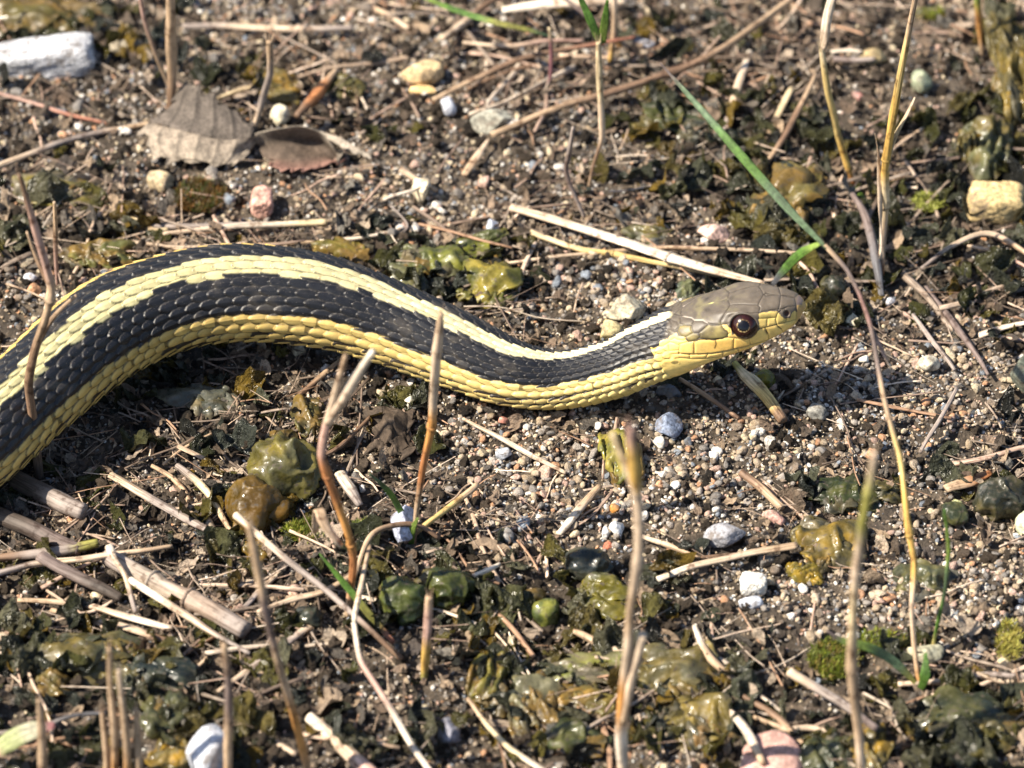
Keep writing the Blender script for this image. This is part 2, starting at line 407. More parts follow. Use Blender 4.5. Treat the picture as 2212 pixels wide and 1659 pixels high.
nrm = norm(Ss[:, None] * (st_ * bb[:, None])[..., None] + Uu[:, None] * (ct * aa[:, None])[..., None])
# ---- scales
K = np.abs(TH / WR); K = np.sign(TH) * np.where(K > 6, 6 + (K - 6) * .76, K); Sg = SG / PITCHS
def rnd(a, b, seed): return hash3(np.asarray(a).astype(np.int64), np.asarray(b).astype(np.int64), np.zeros_like(np.asarray(a)).astype(np.int64), seed) * 0.5 + 0.5
best = np.full(K.shape, -9.0); bk = np.zeros(K.shape); ba = np.zeros(K.shape); bi = np.zeros(K.shape); be = np.zeros(K.shape)
for dk in (0, 1):
    k = np.floor(K) + dk; t = Sg - 0.5 * (np.abs(k) % 2) + 0.06 * (rnd(k, k * 0, 5) - .5)
    for di in (0, 1):
        i = np.floor(t) + di; a = t - i + 0.10 * (rnd(i, k, 9) - .5); bq = K - k + 0.08 * (rnd(i, k, 10) - .5)
        hw = (0.585 + .03 * (rnd(i, k, 14) - .5)) * np.sqrt(np.clip(1 - (np.abs(a) / 0.76) ** 2.1, 0, 1)) + 1e-6
        rel = np.abs(bq) / hw
        lift = 0.040 * (-a) + np.where(np.abs(k) > 6.5, .034, .022) * (1 - rel ** 2) + 0.007 * np.exp(-(bq / 0.06) ** 2) * (a < 0.4) * (np.abs(k) < 6.5) + 0.012 * (rnd(i, k, 12) - .5)
        edge = np.minimum(1 - rel, (0.76 - np.abs(a)) * 2.2)
        ok = (rel < 1) & (np.abs(a) < 0.76) & (np.abs(k) <= 9)
        hh = np.where(ok, lift, -9)
        w_ = hh > best
        best = np.where(w_, hh, best); bk = np.where(w_, k, bk); ba = np.where(w_, a, ba); bi = np.where(w_, i, bi); be = np.where(w_, edge, be)
skin = best < -5
scale_h = np.where(skin, -0.022, best)
# belly plates
ven = np.abs(K) > 9.45
fa = (Sg + 0.25) % 1.0; iv = np.floor(Sg + 0.25)
vh = 0.026 * (0.5 - fa) - 0.01
vmix = sstep(9.35, 9.5, np.abs(K)); scale_h = np.where(ven & ((vh > scale_h) | (np.abs(K) > 9.9)), vh, scale_h)
isv = ven & ((scale_h == vh))
skin &= ~isv
# ---- colour of the body
yel_d = np.array([.60, .54, .28]); yel_l = np.array([.64, .45, .14]); yel_b = np.array([.60, .46, .14]); blk = np.array([.010, .011, .015])
prog = sstep(-7, 5, Cc[:, 0])[:, None] * np.ones_like(K)         # warmer towards the head, with the flank's sunlit brightness painted in
wd = np.interp(Cc[:, 0], [-10, -4, 0, 3, 5, 5.7, 6.0, 6.4], [1.1, 1.15, 1.1, .85, .62, .55, .3, -.5])[:, None]
jit = rnd(bi, bk, 21); jit2 = rnd(bi, bk, 22)
kd = 0.84 * np.abs(K) + 0.16 * np.abs(bk) + .07 * fbm(np.stack([SG * 7, TH * 9, 0 * SG], -1), 2, 60)
ragg = np.interp(Cc[:, 0], [-8, 0, 4], [.8, .35, .10])[:, None]
thD = wd + ragg * (jit - .45); mD = sstep(.10, -.10, kd - thD)[..., None]; inD = kd < thD
kl = 0.78 * np.abs(K) + 0.22 * np.abs(bk) + .07 * fbm(np.stack([SG * 7, TH * 9, 0 * SG], -1), 2, 61)
latk = np.interp(Cc[:, 0], [-9, -5, -1, 4, 7], [5.5, 5.5, 5.6, 6.0, 6.1])[:, None]
latk = np.where(K < 0, latk - 1.0 * (Cc[:, 0] < -4.6)[:, None], latk)
thL = latk + 0.55 * (jit2 - .5); mL = sstep(-.07, .07, kl - thL)[..., None]; inL = kl > thL
inB = isv
col = np.zeros(K.shape + (3,))
def setc(mask, c):
    col[mask] = (np.ones(K.shape + (3,)) * c)[mask]
setc(np.ones(K.shape, bool), blk)
pw = prog[..., None]
colD = yel_d * (1 - pw) + np.array([.90, .78, .50]) * pw; colL = yel_l * (1 - pw) + np.array([.97, .75, .29]) * pw
colL = colL * (1 + 0.0 * K[..., None])
col = col * (1 - mD) + colD * mD; col = col * (1 - mL) + colL * mL; setc(inB | (np.abs(K) > 9.0), yel_b * (1 - pw) + np.array([.90, .68, .22]) * pw)
yellow = inD | inL | inB
col *= (0.84 + 0.30 * rnd(bi, bk, 33))[..., None]; col *= (1 - .34 * sstep(-.35, .45, ba))[..., None]
# dark bars between the lowest rows
rim = sstep(0.03, 0.30, be)[..., None]; rim = np.where(isv[..., None], sstep(0.0, .10, np.minimum(fa, 1 - fa))[..., None], rim)
col = np.where(yellow[..., None], col * ((0.20 + .28 * pw) + (0.80 - .28 * pw) * rim), col * (.3 + .7 * rim) + (1 - rim) * np.array([.034, .030, .026]))
sk = np.where((np.abs(K) < wd)[..., None], np.array([.10, .08, .03]), np.where((np.abs(K) > 7)[..., None], np.array([.08, .05, .015]), np.array([.02, .018, .02])))
col = np.where(skin[..., None], sk, col)
barn = (np.abs(K) > 7.35) & (np.abs(K) < 9.75) & (rnd(bi, bk, 41) > .35) & ((be < .27) | skin) & (ba > -.66)
col[barn & ~isv] = (.022, .016, .010)
big = (rnd(bi, bk, 71) > .74) & (np.abs(bk) >= 8) & (np.abs(bk) <= 9) & (np.abs(K) < np.abs(bk) - .08) & (be < .62) & ~isv
col[big] = (.024, .017, .010)
fleck = (rnd(bi, bk, 55) > .86) & (ba > .05) & (np.abs(np.abs(K) - latk) < 1.6) & inL
col[fleck] *= .35
dust = sstep(.35, .9, fbm(np.stack([SG * 2.2, TH * 3, 0 * SG], -1), 3, 91))[..., None] * .12
col = col * (1 - dust) + np.array([.25, .21, .16]) * dust
# dark freckles where yellow meets black
# ---- the head: plates traced in side view coordinates
pu, pv = project(base)
hx, hy = (pu - 1434.4) / H2, (pv - 596.2) / H2
SEAMS = [
 [(300,450),(400,425),(560,400),(760,360),(930,345)], [(930,345),(960,420),(1010,410),(1130,405),(1270,415),(1370,420)],
 [(1370,420),(1390,370),(1450,265)], [(1450,262),(1490,288),(1600,275),(1700,272)], [(1700,275),(1800,300),(1905,320)],
 [(1700,275),(1690,360),(1680,450),(1660,500)], [(1905,320),(1920,400),(1930,520),(1920,640),(1925,700)], [(1930,440),(1880,440),(1800,445),(1740,470)],
 [(960,425),(920,500),(880,570),(830,650),(835,715)], [(1370,420),(1400,455),(1385,545)], [(960,590),(1000,570),(1100,545),(1300,545),(1400,530),(1550,495),(1680,480),(1760,480)],
 [(250,560),(300,595),(400,615),(440,650),(560,650),(640,690),(720,710),(830,715),(940,690)], [(300,450),(240,540),(250,560)],
 [(240,600),(240,680),(300,710),(400,710),(440,650)], [(400,710),(400,780),(430,830),(510,830),(640,715)],
 [(510,830),(530,860),(520,900),(690,920),(840,910),(920,880),(940,830),(870,790),(835,715)],
 [(290,710),(230,730),(190,790),(240,870),(320,885),(420,830)], [(320,885),(310,920),(370,950),(470,930),(530,890)],
 [(200,1000),(330,960),(450,945),(560,925),(760,930),(840,915),(930,895),(1050,910),(1220,885),(1330,830),(1380,770),(1480,745),(1640,710),(1800,670),(1910,640)],
 [(440,950),(440,1120)], [(1020,915),(1010,1080)], [(1230,890),(1250,960),(1260,1010)], [(1640,715),(1710,775),(1740,830)], [(1470,755),(1520,860),(1525,930)], [(225,1000),(215,1130)],
 [(835,710),(900,700),(950,760),(970,830)], [(970,830),(920,850),(930,890)], [(1500,620),(1500,740)], [(1380,620),(1480,620),(1630,610)], [(1640,580),(1625,640),(1640,705)], [(1640,580),(1660,530),(1700,505)], [(1790,610),(1770,660)],
 [(230,1190),(420,1212),(600,1203),(900,1170),(1200,1100)], [(370,1145),(380,1205)], [(640,1140),(600,1203)], [(860,1110),(850,1175)], [(1080,1060),(1080,1130)], [(1150,60),(1148,62)],
 [(100,930),(150,900),(200,930),(290,940),(310,910)],[(0,1010),(80,960),(160,980),(215,1010)],[(60,1010),(80,1090),(210,1080)],[(0,1120),(90,1140),(215,1130)],[(90,1140),(100,1200),(220,1200)],
 [(0,780),(90,760),(110,700),(80,640),(20,640)],[(90,770),(160,800),(220,730),(180,660),(100,640)],[(0,900),(60,880),(80,830),(30,790)],[(100,640),(90,590),(150,550),(240,570)],[(150,550),(170,500),(240,480),(290,450)]]
MOUTH = [[(215,1130),(350,1142),(500,1142),(700,1130),(900,1098),(1150,1040),(1350,985),(1520,935),(1700,850),(1900,725)]]
def dist_lines(lines, X, Y):
    d = np.full(X.shape, 1e9)
    for L in lines:
        for (x0, y0), (x1, y1) in zip(L[:-1], L[1:]):
            dx, dy = x1 - x0, y1 - y0
            t = np.clip(((X - x0) * dx + (Y - y0) * dy) / (dx * dx + dy * dy + 1e-9), 0, 1)
            d = np.minimum(d, np.hypot(X - x0 - t * dx, Y - y0 - t * dy))
    return d
hi = np.where(hx.min(1) > -260)[0]; h0 = hi[0]
# keep only the head rows, near side (theta >= 0)
nearj = np.arange(J0, nth)
HX, HY = hx[h0:, nearj], hy[h0:, nearj]; THn = TH[h0:, nearj]
vis = sstep(2.35, 2.15, THn)
ds = dist_lines(SEAMS, HX, HY); dm = dist_lines(MOUTH, HX, HY)
back = np.interp(HY, [200, 450, 545, 600, 700, 790, 880, 1000, 1130, 1250], [170, 130, 95, 60, 20, 0, -20, -40, 60, 180])   # where plates take over from scales
hm = sstep(0, 60, HX - back)
hm = np.maximum(hm, sstep(1210, 1290, HY) * sstep(-200, 100, HX) )
wigx = HX + 14 * fbm(np.stack([HX / 60, HY / 60, 0 * HX], -1), 2, 3); wigy = HY + 12 * fbm(np.stack([HX / 60, HY / 60, 3 + 0 * HX], -1), 2, 4)
def inpoly(poly, X, Y):
    r = np.zeros(X.shape, bool); n = len(poly)
    for i in range(n):
        (x0, y0), (x1, y1) = poly[i], poly[(i + 1) % n]
        c = ((y0 > Y) != (y1 > Y)) & (X < (x1 - x0) * (Y - y0) / (y1 - y0 + 1e-9) + x0); r ^= c
    return r
hc = np.ones(HX.shape + (3,)) * np.array([.108, .088, .067])
pat = fbm(np.stack([HX / 130, HY / 100, 0 * HX], -1), 3, 8)[..., None]
hc = hc * (1 + .18 * pat) + np.clip(pat - .25, 0, 1) * np.array([.05, .05, .0]) * sstep(1300, 700, HX)[..., None]
spot = np.exp(-((HX - 630) / 55) ** 2 - ((HY - 495) / 25) ** 2) + .8 * np.exp(-((HX - 980) / 60) ** 2 - ((HY - 325) / 25) ** 2) + .6 * np.exp(-((HX - 500) / 40) ** 2 - ((HY - 440) / 18) ** 2)
hc *= (1 - .5 * spot)[..., None]
ys_ = np.exp(-(((HX - 670) + (HY - 395) * .8) / 48) ** 4 - ((HY - 395 + (HX - 670) * .12) / 12) ** 4)
hc = hc * (1 - ys_[..., None]) + np.array([.6, .56, .2]) * ys_[..., None]
OLIVE = [[(520,900),(690,920),(840,910),(920,880),(940,830),(870,790),(835,715),(640,715),(510,830)], [(190,790),(240,870),(320,885),(370,950),(470,930),(530,890),(430,830),(400,720),(290,710),(230,730)]]
for P_ in OLIVE:
    mk = inpoly(P_, wigx, wigy); hc[mk] = (hc * 0.55 + np.array([.34, .27, .08]) * (.42 + .25 * pat))[mk]
YEL = [(-400,1020),(-70,1010),(-60,960),(60,900),(190,820),(200,880),(310,895),(310,930),(370,955),(560,925),(760,930),(840,915),(925,885),(945,830),(880,790),(840,712),(900,702),(960,770),(1000,850),(1330,840),(1390,770),(1370,600),(1380,545),(1550,512),(1650,515),(1700,590),(1750,615),(1830,600),(1860,530),(1920,500),(1935,520),(2300,560),(2300,2500),(-400,2500)]
yk = inpoly(YEL, wigx, wigy)
yl = np.array([.96, .66, .20]) * np.ones(HX.shape + (3,))
yl = yl * (1 - sstep(1150, 1300, HY)[..., None]) + np.array([.92, .68, .22]) * sstep(1150, 1300, HY)[..., None]
orange = sstep(500, 800, HX) * sstep(1450, 1100, HX) * sstep(900, 980, HY) * sstep(1150, 1050, HY)
yl = yl * (1 - .5 * orange[..., None]) + .5 * orange[..., None] * np.array([.96, .54, .11])
lore = sstep(740, 660, HY) * sstep(1300, 1400, HX); yl = yl * (1 - .55 * lore[..., None]) + .55 * lore[..., None] * np.array([.42, .36, .12])
hc[yk] = yl[yk]
ros = sstep(1925, 1945, HX)[..., None] * sstep(980, 800, HY)[..., None]; rc = np.where((HY < 420)[..., None] & (HX < 2010)[..., None], np.array([.20, .15, .13]), np.array([.52, .33, .12]))
hc = hc * (1 - ros) + rc * ros
# seams, mouth, freckled sutures, nostril
seam = np.exp(-(ds / 6.5) ** 2) * vis * (.65 + .5 * rnd(np.floor(HX / 90), np.floor(HY / 90), 5)); mouth = np.exp(-(dm / 10) ** 2) * vis
hc = hc * (1 - .50 * seam[..., None]) ; hc = hc * (1 - .72 * mouth[..., None]) + np.array([.10, .05, .01]) * (.3 * mouth[..., None])
for L, ww in (([(745,925),(760,990),(738,1045)], 11), ([(1485,790),(1500,830)], 20), ([(1655,738),(1705,770)], 8), ([(560,920),(850,912)], 7), ([(0,1235),(30,1232)], 26), ([(1390,770),(1640,712)], 6)):
    d_ = dist_lines([L], HX, HY); q_ = np.exp(-(d_ / ww) ** 2)[..., None]; hc = hc * (1 - .9 * q_) + np.array([.03, .02, .012]) * .9 * q_
pale = np.exp(-(dist_lines([[(270,585),(400,608),(440,640),(560,642),(630,680)]], HX, HY) / 6) ** 2)[..., None]
hc = hc * (1 - .7 * pale) + np.array([.6, .5, .42]) * .7 * pale
dn = np.hypot((HX - 1785), (HY - 548) * .95); nost = np.exp(-(dn / 38) ** 4); hc = hc * (1 - .93 * nost[..., None]) + np.array([.05, .012, .008]) * .93 * nost[..., None]
rimn = np.exp(-((dn - 62) / 16) ** 2)
# eye socket
EX, EY, EAX, EAY = 1155, 720, 192, 160
re = np.hypot((HX - EX) / EAX, (HY - EY) / EAY)
sock = sstep(1.02, .86, re); ring = np.exp(-((re - 1.1) / .09) ** 2)
hc = hc * (1 - sock[..., None] * .97) + np.array([.02, .01, .01]) * sock[..., None] * .97
hh = -0.015 * seam - 0.032 * mouth - 0.06 * nost + 0.004 * rimn - 0.11 * sock + 0.016 * ring
hh += 0.05 * np.exp(-(((HX - 1130) / 330) ** 2) - ((HY - 545) / 60) ** 2)                     # brow
hh -= 0.035 * np.exp(-(((HX - 1560) / 130) ** 2) - ((HY - 610) / 70) ** 2)                    # hollow before the eye
hh += 0.02 * np.exp(-((HX - 500) / 260) ** 2 - ((HY - 880) / 120) ** 2)
hh += 0.006 * sstep(0, 40, ds)
hs = scale_h[h0:, nearj]; fineness = 1 - .35 * sstep(-150, 100, HX)
newh = hs * (1 - hm) * fineness + hh * np.clip(hm + sock, 0, 1)
cn = col[h0:, nearj]
# body colour classes near the head follow the throat line
nk = sstep(-500, -350, HX)
wantY = inpoly([(-700,1120),(-350,1075),(-70,1020),(-60,960),(60,900),(190,820),(2300,820),(2300,2600),(-700,2600)], wigx, wigy)
stripeN = np.abs(K[h0:, nearj]) < wd[h0:] + .1
sw = rim[h0:, nearj]
recol = np.where(wantY[..., None], np.array([.97, .70, .22]) * (.45 + .58 * sw) * (1 - .25 * sstep(-.35, .45, ba[h0:, nearj]))[..., None], np.where(stripeN[..., None], cn, np.array([.018, .018, .022]) * sw + (1 - sw) * np.array([.07, .065, .06])))
bars = (np.exp(-((HX + 10) / 30) ** 2 - ((HY - 1235) / 14) ** 2))[..., None]
use = (HX > -420)[..., None]
cn = np.where(use, recol, cn)
hmc = hm[..., None]
cn = cn * (1 - hmc) + hc * hmc
cn = np.where((sock > .3)[..., None], hc, cn)
fade = (1 - vis)[..., None] * sstep(-300, 0, HX)[..., None]
cn = cn * (1 - fade) + np.array([.82, .62, .2]) * fade
newh = newh * (vis + (1 - vis) * .3)
scale_h[h0:, nearj] = newh; col[h0:, nearj] = cn
mj = np.arange(1, nh - 1 + 1)
mj = mj[J0 + mj < nth]
scale_h[h0:, J0 - mj] = scale_h[h0:, J0 + mj]; col[h0:, J0 - mj] = col[h0:, J0 + mj]
amp = np.maximum(rad / 0.95, .88)[:, None] * np.ones_like(K)
amp[h0:] = np.where(hx[h0:] > 0, 1.0, amp[h0:]); amp = amp * sstep(1740, 1722, pu) 
# grain of living skin
base_f = base + nrm * (scale_h * amp)[..., None]
nx_, mx_ = ns, nth
Vs = base_f.reshape(-1, 3); Cs = col.reshape(-1, 3)
f4 = grid_faces(ns, nth, True)[:, ::-1]
tip = Cc[-1] + T[-1] * 0.003; tail = Cc[0]
Vs = np.concatenate([Vs, [tip], [tail]]); Cs = np.concatenate([Cs, Cs[-1:], Cs[:1]])
j = np.arange(nth); j2 = (j + 1) % nth
f3 = np.concatenate([np.stack([(ns-1)*nth + j2, (ns-1)*nth + j, np.full(nth, ns*nth)], -1), np.stack([j, j2, np.full(nth, ns*nth + 1)], -1)])[:, ::-1]
snake_base = np.array([0.0, 0.0, 0.0])
root = bpy.data.objects.new('garter_snake', None); COL.objects.link(root); root.empty_display_size = 0.02
tag(root, 'striped black and yellow garter snake lying across the ground with raised head', 'snake')
body, _ = obj('body', Vs, parent=root, pbase=snake_base, f4=f4, f3=f3, col=np.clip(Cs, 0, 1), mat=M_SNAKE)
# eyes
def eye(side):
    th_e = None
    d_ = np.hypot(hx[h0:, nearj] - EX, hy[h0:, nearj] - EY); ii, jj = np.unravel_index(np.argmin(d_), d_.shape)
    jg = nearj[jj] if side > 0 else J0 - jj
    p = base[h0 + ii, jg]; n_ = nrm[h0 + ii, jg]
    if side > 0: aim = norm(n_ + 0.25 * norm(CAM - p))
    else: aim = n_
    R = 0.285
    c = p - n_ * (0.17 if side > 0 else 0.24)
    d, f = ico(5)
    tx = norm(T[h0 + ii] - (T[h0 + ii] @ aim) * aim); ty = np.cross(aim, tx)
    loc = np.stack([d @ tx, d @ ty, d @ aim], -1)
    v = c + R * d
    pd = norm(np.array([0.0, 0.04, 1.0])); lx, ly = loc[:, 0] / np.maximum(loc[:, 2], .05) - .03, loc[:, 1] / np.maximum(loc[:, 2], .05)
    rp = np.hypot(lx, ly); rp = np.where(loc[:, 2] < 0.1, 9, rp)
    col_ = np.array([.026, .007, .006]) * (1 + .5 * vnoise(loc * 9, 4))[:, None]
    col_ = col_ * (1 - .5 * sstep(.6, 1.0, rp))[:, None]
    rg = (np.exp(-((rp - .46) / .03) ** 2) * (.2 + .75 * sstep(.35, -.25, lx * .8 + ly * .3)))[:, None]; col_ = col_ * (1 - rg) + np.array([.60, .44, .20]) * rg
    pu_ = sstep(.45, .425, rp)[:, None]; col_ = col_ * (1 - pu_) + np.array([.004, .004, .006]) * pu_
    m, nt, b = new_mat('snake_eye'); at = N(nt, 'ShaderNodeAttribute', attribute_name='col'); nt.links.new(at.outputs['Color'], b.inputs['Base Color'])
    b.inputs['Roughness'].default_value = 0.25; b.inputs['Coat Weight'].default_value = .5; b.inputs['Coat Roughness'].default_value = 0.04; b.inputs['Specular IOR Level'].default_value = .2
    obj('eye', v, parent=root, pbase=snake_base, f3=f, col=col_, mat=m)
eye(1); eye(-1)
# keep loose stuff out of the snake: centre line samples
CL = np.concatenate([Cc, rad[:, None]], 1)[::8]
def clear_of_snake(x, y, z, margin=0.0):
    ok = np.ones(len(x), bool); margin = np.broadcast_to(margin, x.shape)
    for k in range(0, len(x), 4000):
        s_ = slice(k, k + 4000); d2 = (x[s_, None] - CL[None, :, 0]) ** 2 + (y[s_, None] - CL[None, :, 1]) ** 2 + (z[s_, None] - CL[None, :, 2]) ** 2
        ok[s_] = (d2 > (CL[None, :, 3] * 0.97 + margin[s_, None]) ** 2).all(1)
    return ok

# ------------------------------------------------------------------ loose ground cover (nobody could count it)
SRC = bpy.data.collections.new('sources')
def source(name, v, f3=None, f4=None, mat=None, smooth=True):
    me = mesh_from(name, v, f4, f3, smooth=smooth, mat=mat); o = bpy.data.objects.new(name, me); return o
def src_grains(n, round_, seed, mat, sub=2, smooth=True, rough=0.08):
    out = []
    for i in range(n):
        v, f = stone_shape(seed + i, sub, round_, 8, rough); v = v * np.array([1, np.random.default_rng(seed+i).uniform(.65, .95), np.random.default_rng(seed+i+50).uniform(.5, .85)])
        out.append(source('grain', v, f3=f, mat=mat, smooth=smooth))
    return out
def src_clods(n, seed, mat):
    out = []
    for i in range(n):
        d, f = ico(3); v = d * (1 + .55 * fbm(d * 1.8 + i * 7, 3, seed + i))[:, None] * np.array([1, .85, .7]); out.append(source('crumb', v, f3=f, mat=mat))
    return out
def src_bits(n, seed, mat):
    out = []; r_ = np.random.default_rng(seed)
    for i in range(n):
        p = np.array([[-1, 0, 0], [-.3, r_.uniform(-.1, .1), r_.uniform(0, .08)], [.4, r_.uniform(-.14, .14), r_.uniform(-.04, .08)], [1, r_.uniform(-.2, .2), r_.uniform(-.06, .1)]])
        q = resample(p, 9); v, f4_, f3_, uv, _ = tube(q, .05 * r_.uniform(.6, 1.6) * np.linspace(1, r_.uniform(.5, 1), 9), 6, r_.uniform(.35, 1), rough=.3, seed=i)
        out.append(source('straw_bit', v, f3=f3_, f4=f4_, mat=mat))
    return out
def src_flakes(n, seed, mat, curl=.5, ruf=.25, res=11):
    out = []; r_ = np.random.default_rng(seed)
    for i in range(n):
        a = np.linspace(0, 2 * np.pi, 18, endpoint=False); rs = np.linspace(0, 1, res)[:, None]
        edge = 1 + .35 * fbm(np.stack([np.cos(a) * 1.5, np.sin(a) * 1.5, a * 0 + i], -1), 3, seed + i)
        x = rs * edge * np.cos(a); y = rs * edge * np.sin(a) * r_.uniform(.5, .95)
        z = ruf * fbm(np.stack([x * 1.6, y * 1.6, x * 0 + i * 3], -1), 3, seed + 9) + curl * (x * math.cos(i) + y * math.sin(i)) ** 2 + .35 * ruf * rs ** 2 * np.sin(5 * a + i) 
        v = np.stack([x, y, z], -1).reshape(-1, 3); out.append(source('flake', v, f4=grid_faces(res, 18, True), mat=mat))
    return out
def scatter(name, srcs, pos, rotv, scl, colr, idx):
    """one stuff object: points that instance small meshes"""
    cobj = bpy.data.collections.new(name + '_sources')
    for i, o in enumerate(srcs): o.name = '%s_%02d' % (name, i); cobj.objects.link(o)
    me = bpy.data.meshes.new(name); me.vertices.add(len(pos)); me.vertices.foreach_set('co', (pos * S).astype(np.float32).ravel())
    for nm, ty, dat in (('rot', 'FLOAT_VECTOR', rotv), ('scl', 'FLOAT_VECTOR', scl * S)):
        a = me.attributes.new(nm, ty, 'POINT'); a.data.foreach_set('vector', dat.astype(np.float32).ravel())
    a = me.attributes.new('col', 'FLOAT_COLOR', 'POINT'); a.data.foreach_set('color', np.concatenate([np.clip(colr, 0, 1), np.ones((len(colr), 1))], 1).astype(np.float32).ravel())
    a = me.attributes.new('pick', 'INT', 'POINT'); a.data.foreach_set('value', idx.astype(np.int32))
    o = bpy.data.objects.new(name, me); COL.objects.link(o); o['kind'] = 'stuff'
    ng = bpy.data.node_groups.new(name, 'GeometryNodeTree')
    ng.interface.new_socket('Geometry', in_out='INPUT', socket_type='NodeSocketGeometry'); ng.interface.new_socket('Geometry', in_out='OUTPUT', socket_type='NodeSocketGeometry')
    gi, go = ng.nodes.new('NodeGroupInput'), ng.nodes.new('NodeGroupOutput')
    ci = ng.nodes.new('GeometryNodeCollectionInfo'); ci.inputs['Collection'].default_value = cobj; ci.inputs['Separate Children'].default_value = True; ci.inputs['Reset Children'].default_value = True
    ip = ng.nodes.new('GeometryNodeInstanceOnPoints'); ip.inputs['Pick Instance'].default_value = True
    def na(nm, ty):
        n = ng.nodes.new('GeometryNodeInputNamedAttribute'); n.data_type = ty; n.inputs['Name'].default_value = nm
        return [s for s in n.outputs if s.enabled and s.name == 'Attribute'][0]
    er = ng.nodes.new('FunctionNodeEulerToRotation')
    L = ng.links.new
    L(gi.outputs[0], ip.inputs['Points']); L(ci.outputs[0], ip.inputs['Instance']); L(na('pick', 'INT'), ip.inputs['Instance Index'])
    L(na('rot', 'FLOAT_VECTOR'), er.inputs[0]); L(er.outputs[0], ip.inputs['Rotation']); L(na('scl', 'FLOAT_VECTOR'), ip.inputs['Scale']); L(ip.outputs[0], go.inputs[0])
    md = o.modifiers.new('scatter', 'NODES'); md.node_group = ng
    return o
def blobs(u, v, lst):
    r = np.zeros_like(u)
    for (cu, cv, su, sv, a) in lst: r += a * np.exp(-((u - cu) / su) ** 2 - ((v - cv) / sv) ** 2)
    return r
# places rich in clean grit, in jelly alga, in plant litter (picture pixels -> spots on the ground)
GRIT = [(1180, 960, 230, 90, 1), (1600, 1020, 260, 130, 1.0), (1250, 1100, 200, 110, .8), (2050, 1300, 220, 110, 1), (1750, 1260, 150, 80, .8), (1950, 850, 260, 180, .7), (1330, 650, 180, 110, .9), (720, 810, 90, 60, .7),
        (250, 250, 200, 90, .6), (1000, 450, 300, 130, .6), (650, 60, 250, 70, .6), (1050, 120, 250, 120, .5), (1200, 1620, 300, 60, .6), (60, 640, 80, 60, .8), (2100, 1180, 150, 120, .6)]
ALGA = [(150, 1420, 330, 200, 1), (600, 1080, 200, 120, .9), (950, 1280, 240, 110, .9), (1250, 1480, 330, 150, 1.1), (1650, 1560, 250, 100, .6), (2050, 1580, 300, 130, 1), (1550, 330, 220, 120, 1), (1700, 500, 200, 120, .9), (2130, 330, 160, 260, .9),
        (1000, 560, 170, 80, .8), (150, 430, 160, 80, .7), (90, 60, 250, 70, .9), (400, 850, 160, 90, .7), (1800, 1060, 150, 50, .8), (2150, 1080, 90, 80, .8), (850, 900, 120, 60, .6), (1350, 1250, 200, 90, .5), (2000, 620, 180, 80, .7), (620, 1560, 200, 110, .7), (560, 180, 150, 60, .5)]
LIT = [(200, 1200, 300, 180, 1), (500, 1400, 300, 150, .9), (1000, 1180, 300, 120, .8), (1600, 1500, 300, 130, .8), (400, 520, 350, 80, .8), (1700, 120, 400, 130, .9), (700, 250, 300, 130, .8), (1350, 130, 300, 120, .8), (850, 930, 200, 90, .7), (2000, 700, 200, 120, .5)]
def sample(n, x0=-14, x1=14, y0=-14.5, y1=17):
    return rng.uniform(x0, x1, n), rng.uniform(y0, y1, n)
def uvof(x, y): return project(np.stack([x, y, gh(x, y)], -1))
GP = np.array([(.22,.20,.18),(.34,.30,.26),(.48,.38,.27),(.76,.71,.64),(.52,.28,.15),(.54,.36,.28),(.06,.052,.045),(.22,.25,.29),(.62,.51,.34),(.38,.29,.19),(.22,.17,.125)])
GPW = np.array([.13,.13,.16,.10,.06,.08,.09,.05,.09,.08,.08]); GPW = GPW / GPW.sum()
def grains(name, n, smin, smax, pw, sub, dens, seed, mat=M_GRAIN, pal=GP, pwt=GPW, sink=.3, srcs=None, round_=.6, tall=1.0, bright=1.0):
    x, y = sample(n); u, v = uvof(x, y); d = dens(u, v, x, y); k = rng.uniform(0, 1, n) < d; x, y, u, v = x[k], y[k], u[k], v[k]; n = len(x)
    s = smin + (smax - smin) * rng.uniform(0, 1, n) ** pw; z = gs(x, y) + s * (1 - sink) * .7
    k = clear_of_snake(x, y, z, s * .8); x, y, z, s = x[k], y[k], z[k], s[k]; n = len(x)
    c = pal[rng.choice(len(pal), n, p=pwt)] * rng.uniform(.75, 1.2, (n, 1)) * bright
    r = np.stack([rng.uniform(-.7, .7, n), rng.uniform(-.7, .7, n), rng.uniform(0, 6.28, n)], -1)
    scatter(name, srcs, np.stack([x, y, z], -1), r, np.stack([s, s * rng.uniform(.8, 1.1, n), s * rng.uniform(.8, 1.05, n) * tall], -1), c, rng.integers(0, len(srcs), n))
def nz(x, y, f, seed): return vnoise(np.stack([x * f, y * f, 0 * x], -1), seed)
def dG(lo, hi): return lambda u, v, x, y: np.clip(lo + (hi - lo) * blobs(u, v, GRIT) + .25 * nz(x, y, .7, 31) - .45 * np.clip(blobs(u, v, ALGA), 0, 1) * hi, 0.02, 1)
grains('sand', 190000, .016, .050, 1.5, 1, dG(.55, 1.0), 100, srcs=src_grains(6, .3, 100, M_GRAIN, 1, False), sink=.3, bright=1.2)
grains('gravel', 42000, .045, .105, 2.0, 2, dG(.22, .95), 200, srcs=src_grains(9, .25, 200, M_GRAIN, 2), sink=.35)
grains('small_pebbles', 1900, .10, .19, 2.2, 2, dG(.25, .8), 300, srcs=src_grains(9, .35, 300, M_GRAIN, 3), sink=.4)
grains('coarse_grit', 16000, .06, .13, 1.6, 2, lambda u, v, x, y: np.clip(blobs(u, v, GRIT) * (1.0 + 1.3 * nz(x, y, 1.3, 88)) - .25, 0, 1), 350, srcs=src_grains(9, .3, 350, M_GRAIN, 2), sink=.15, bright=1.15)
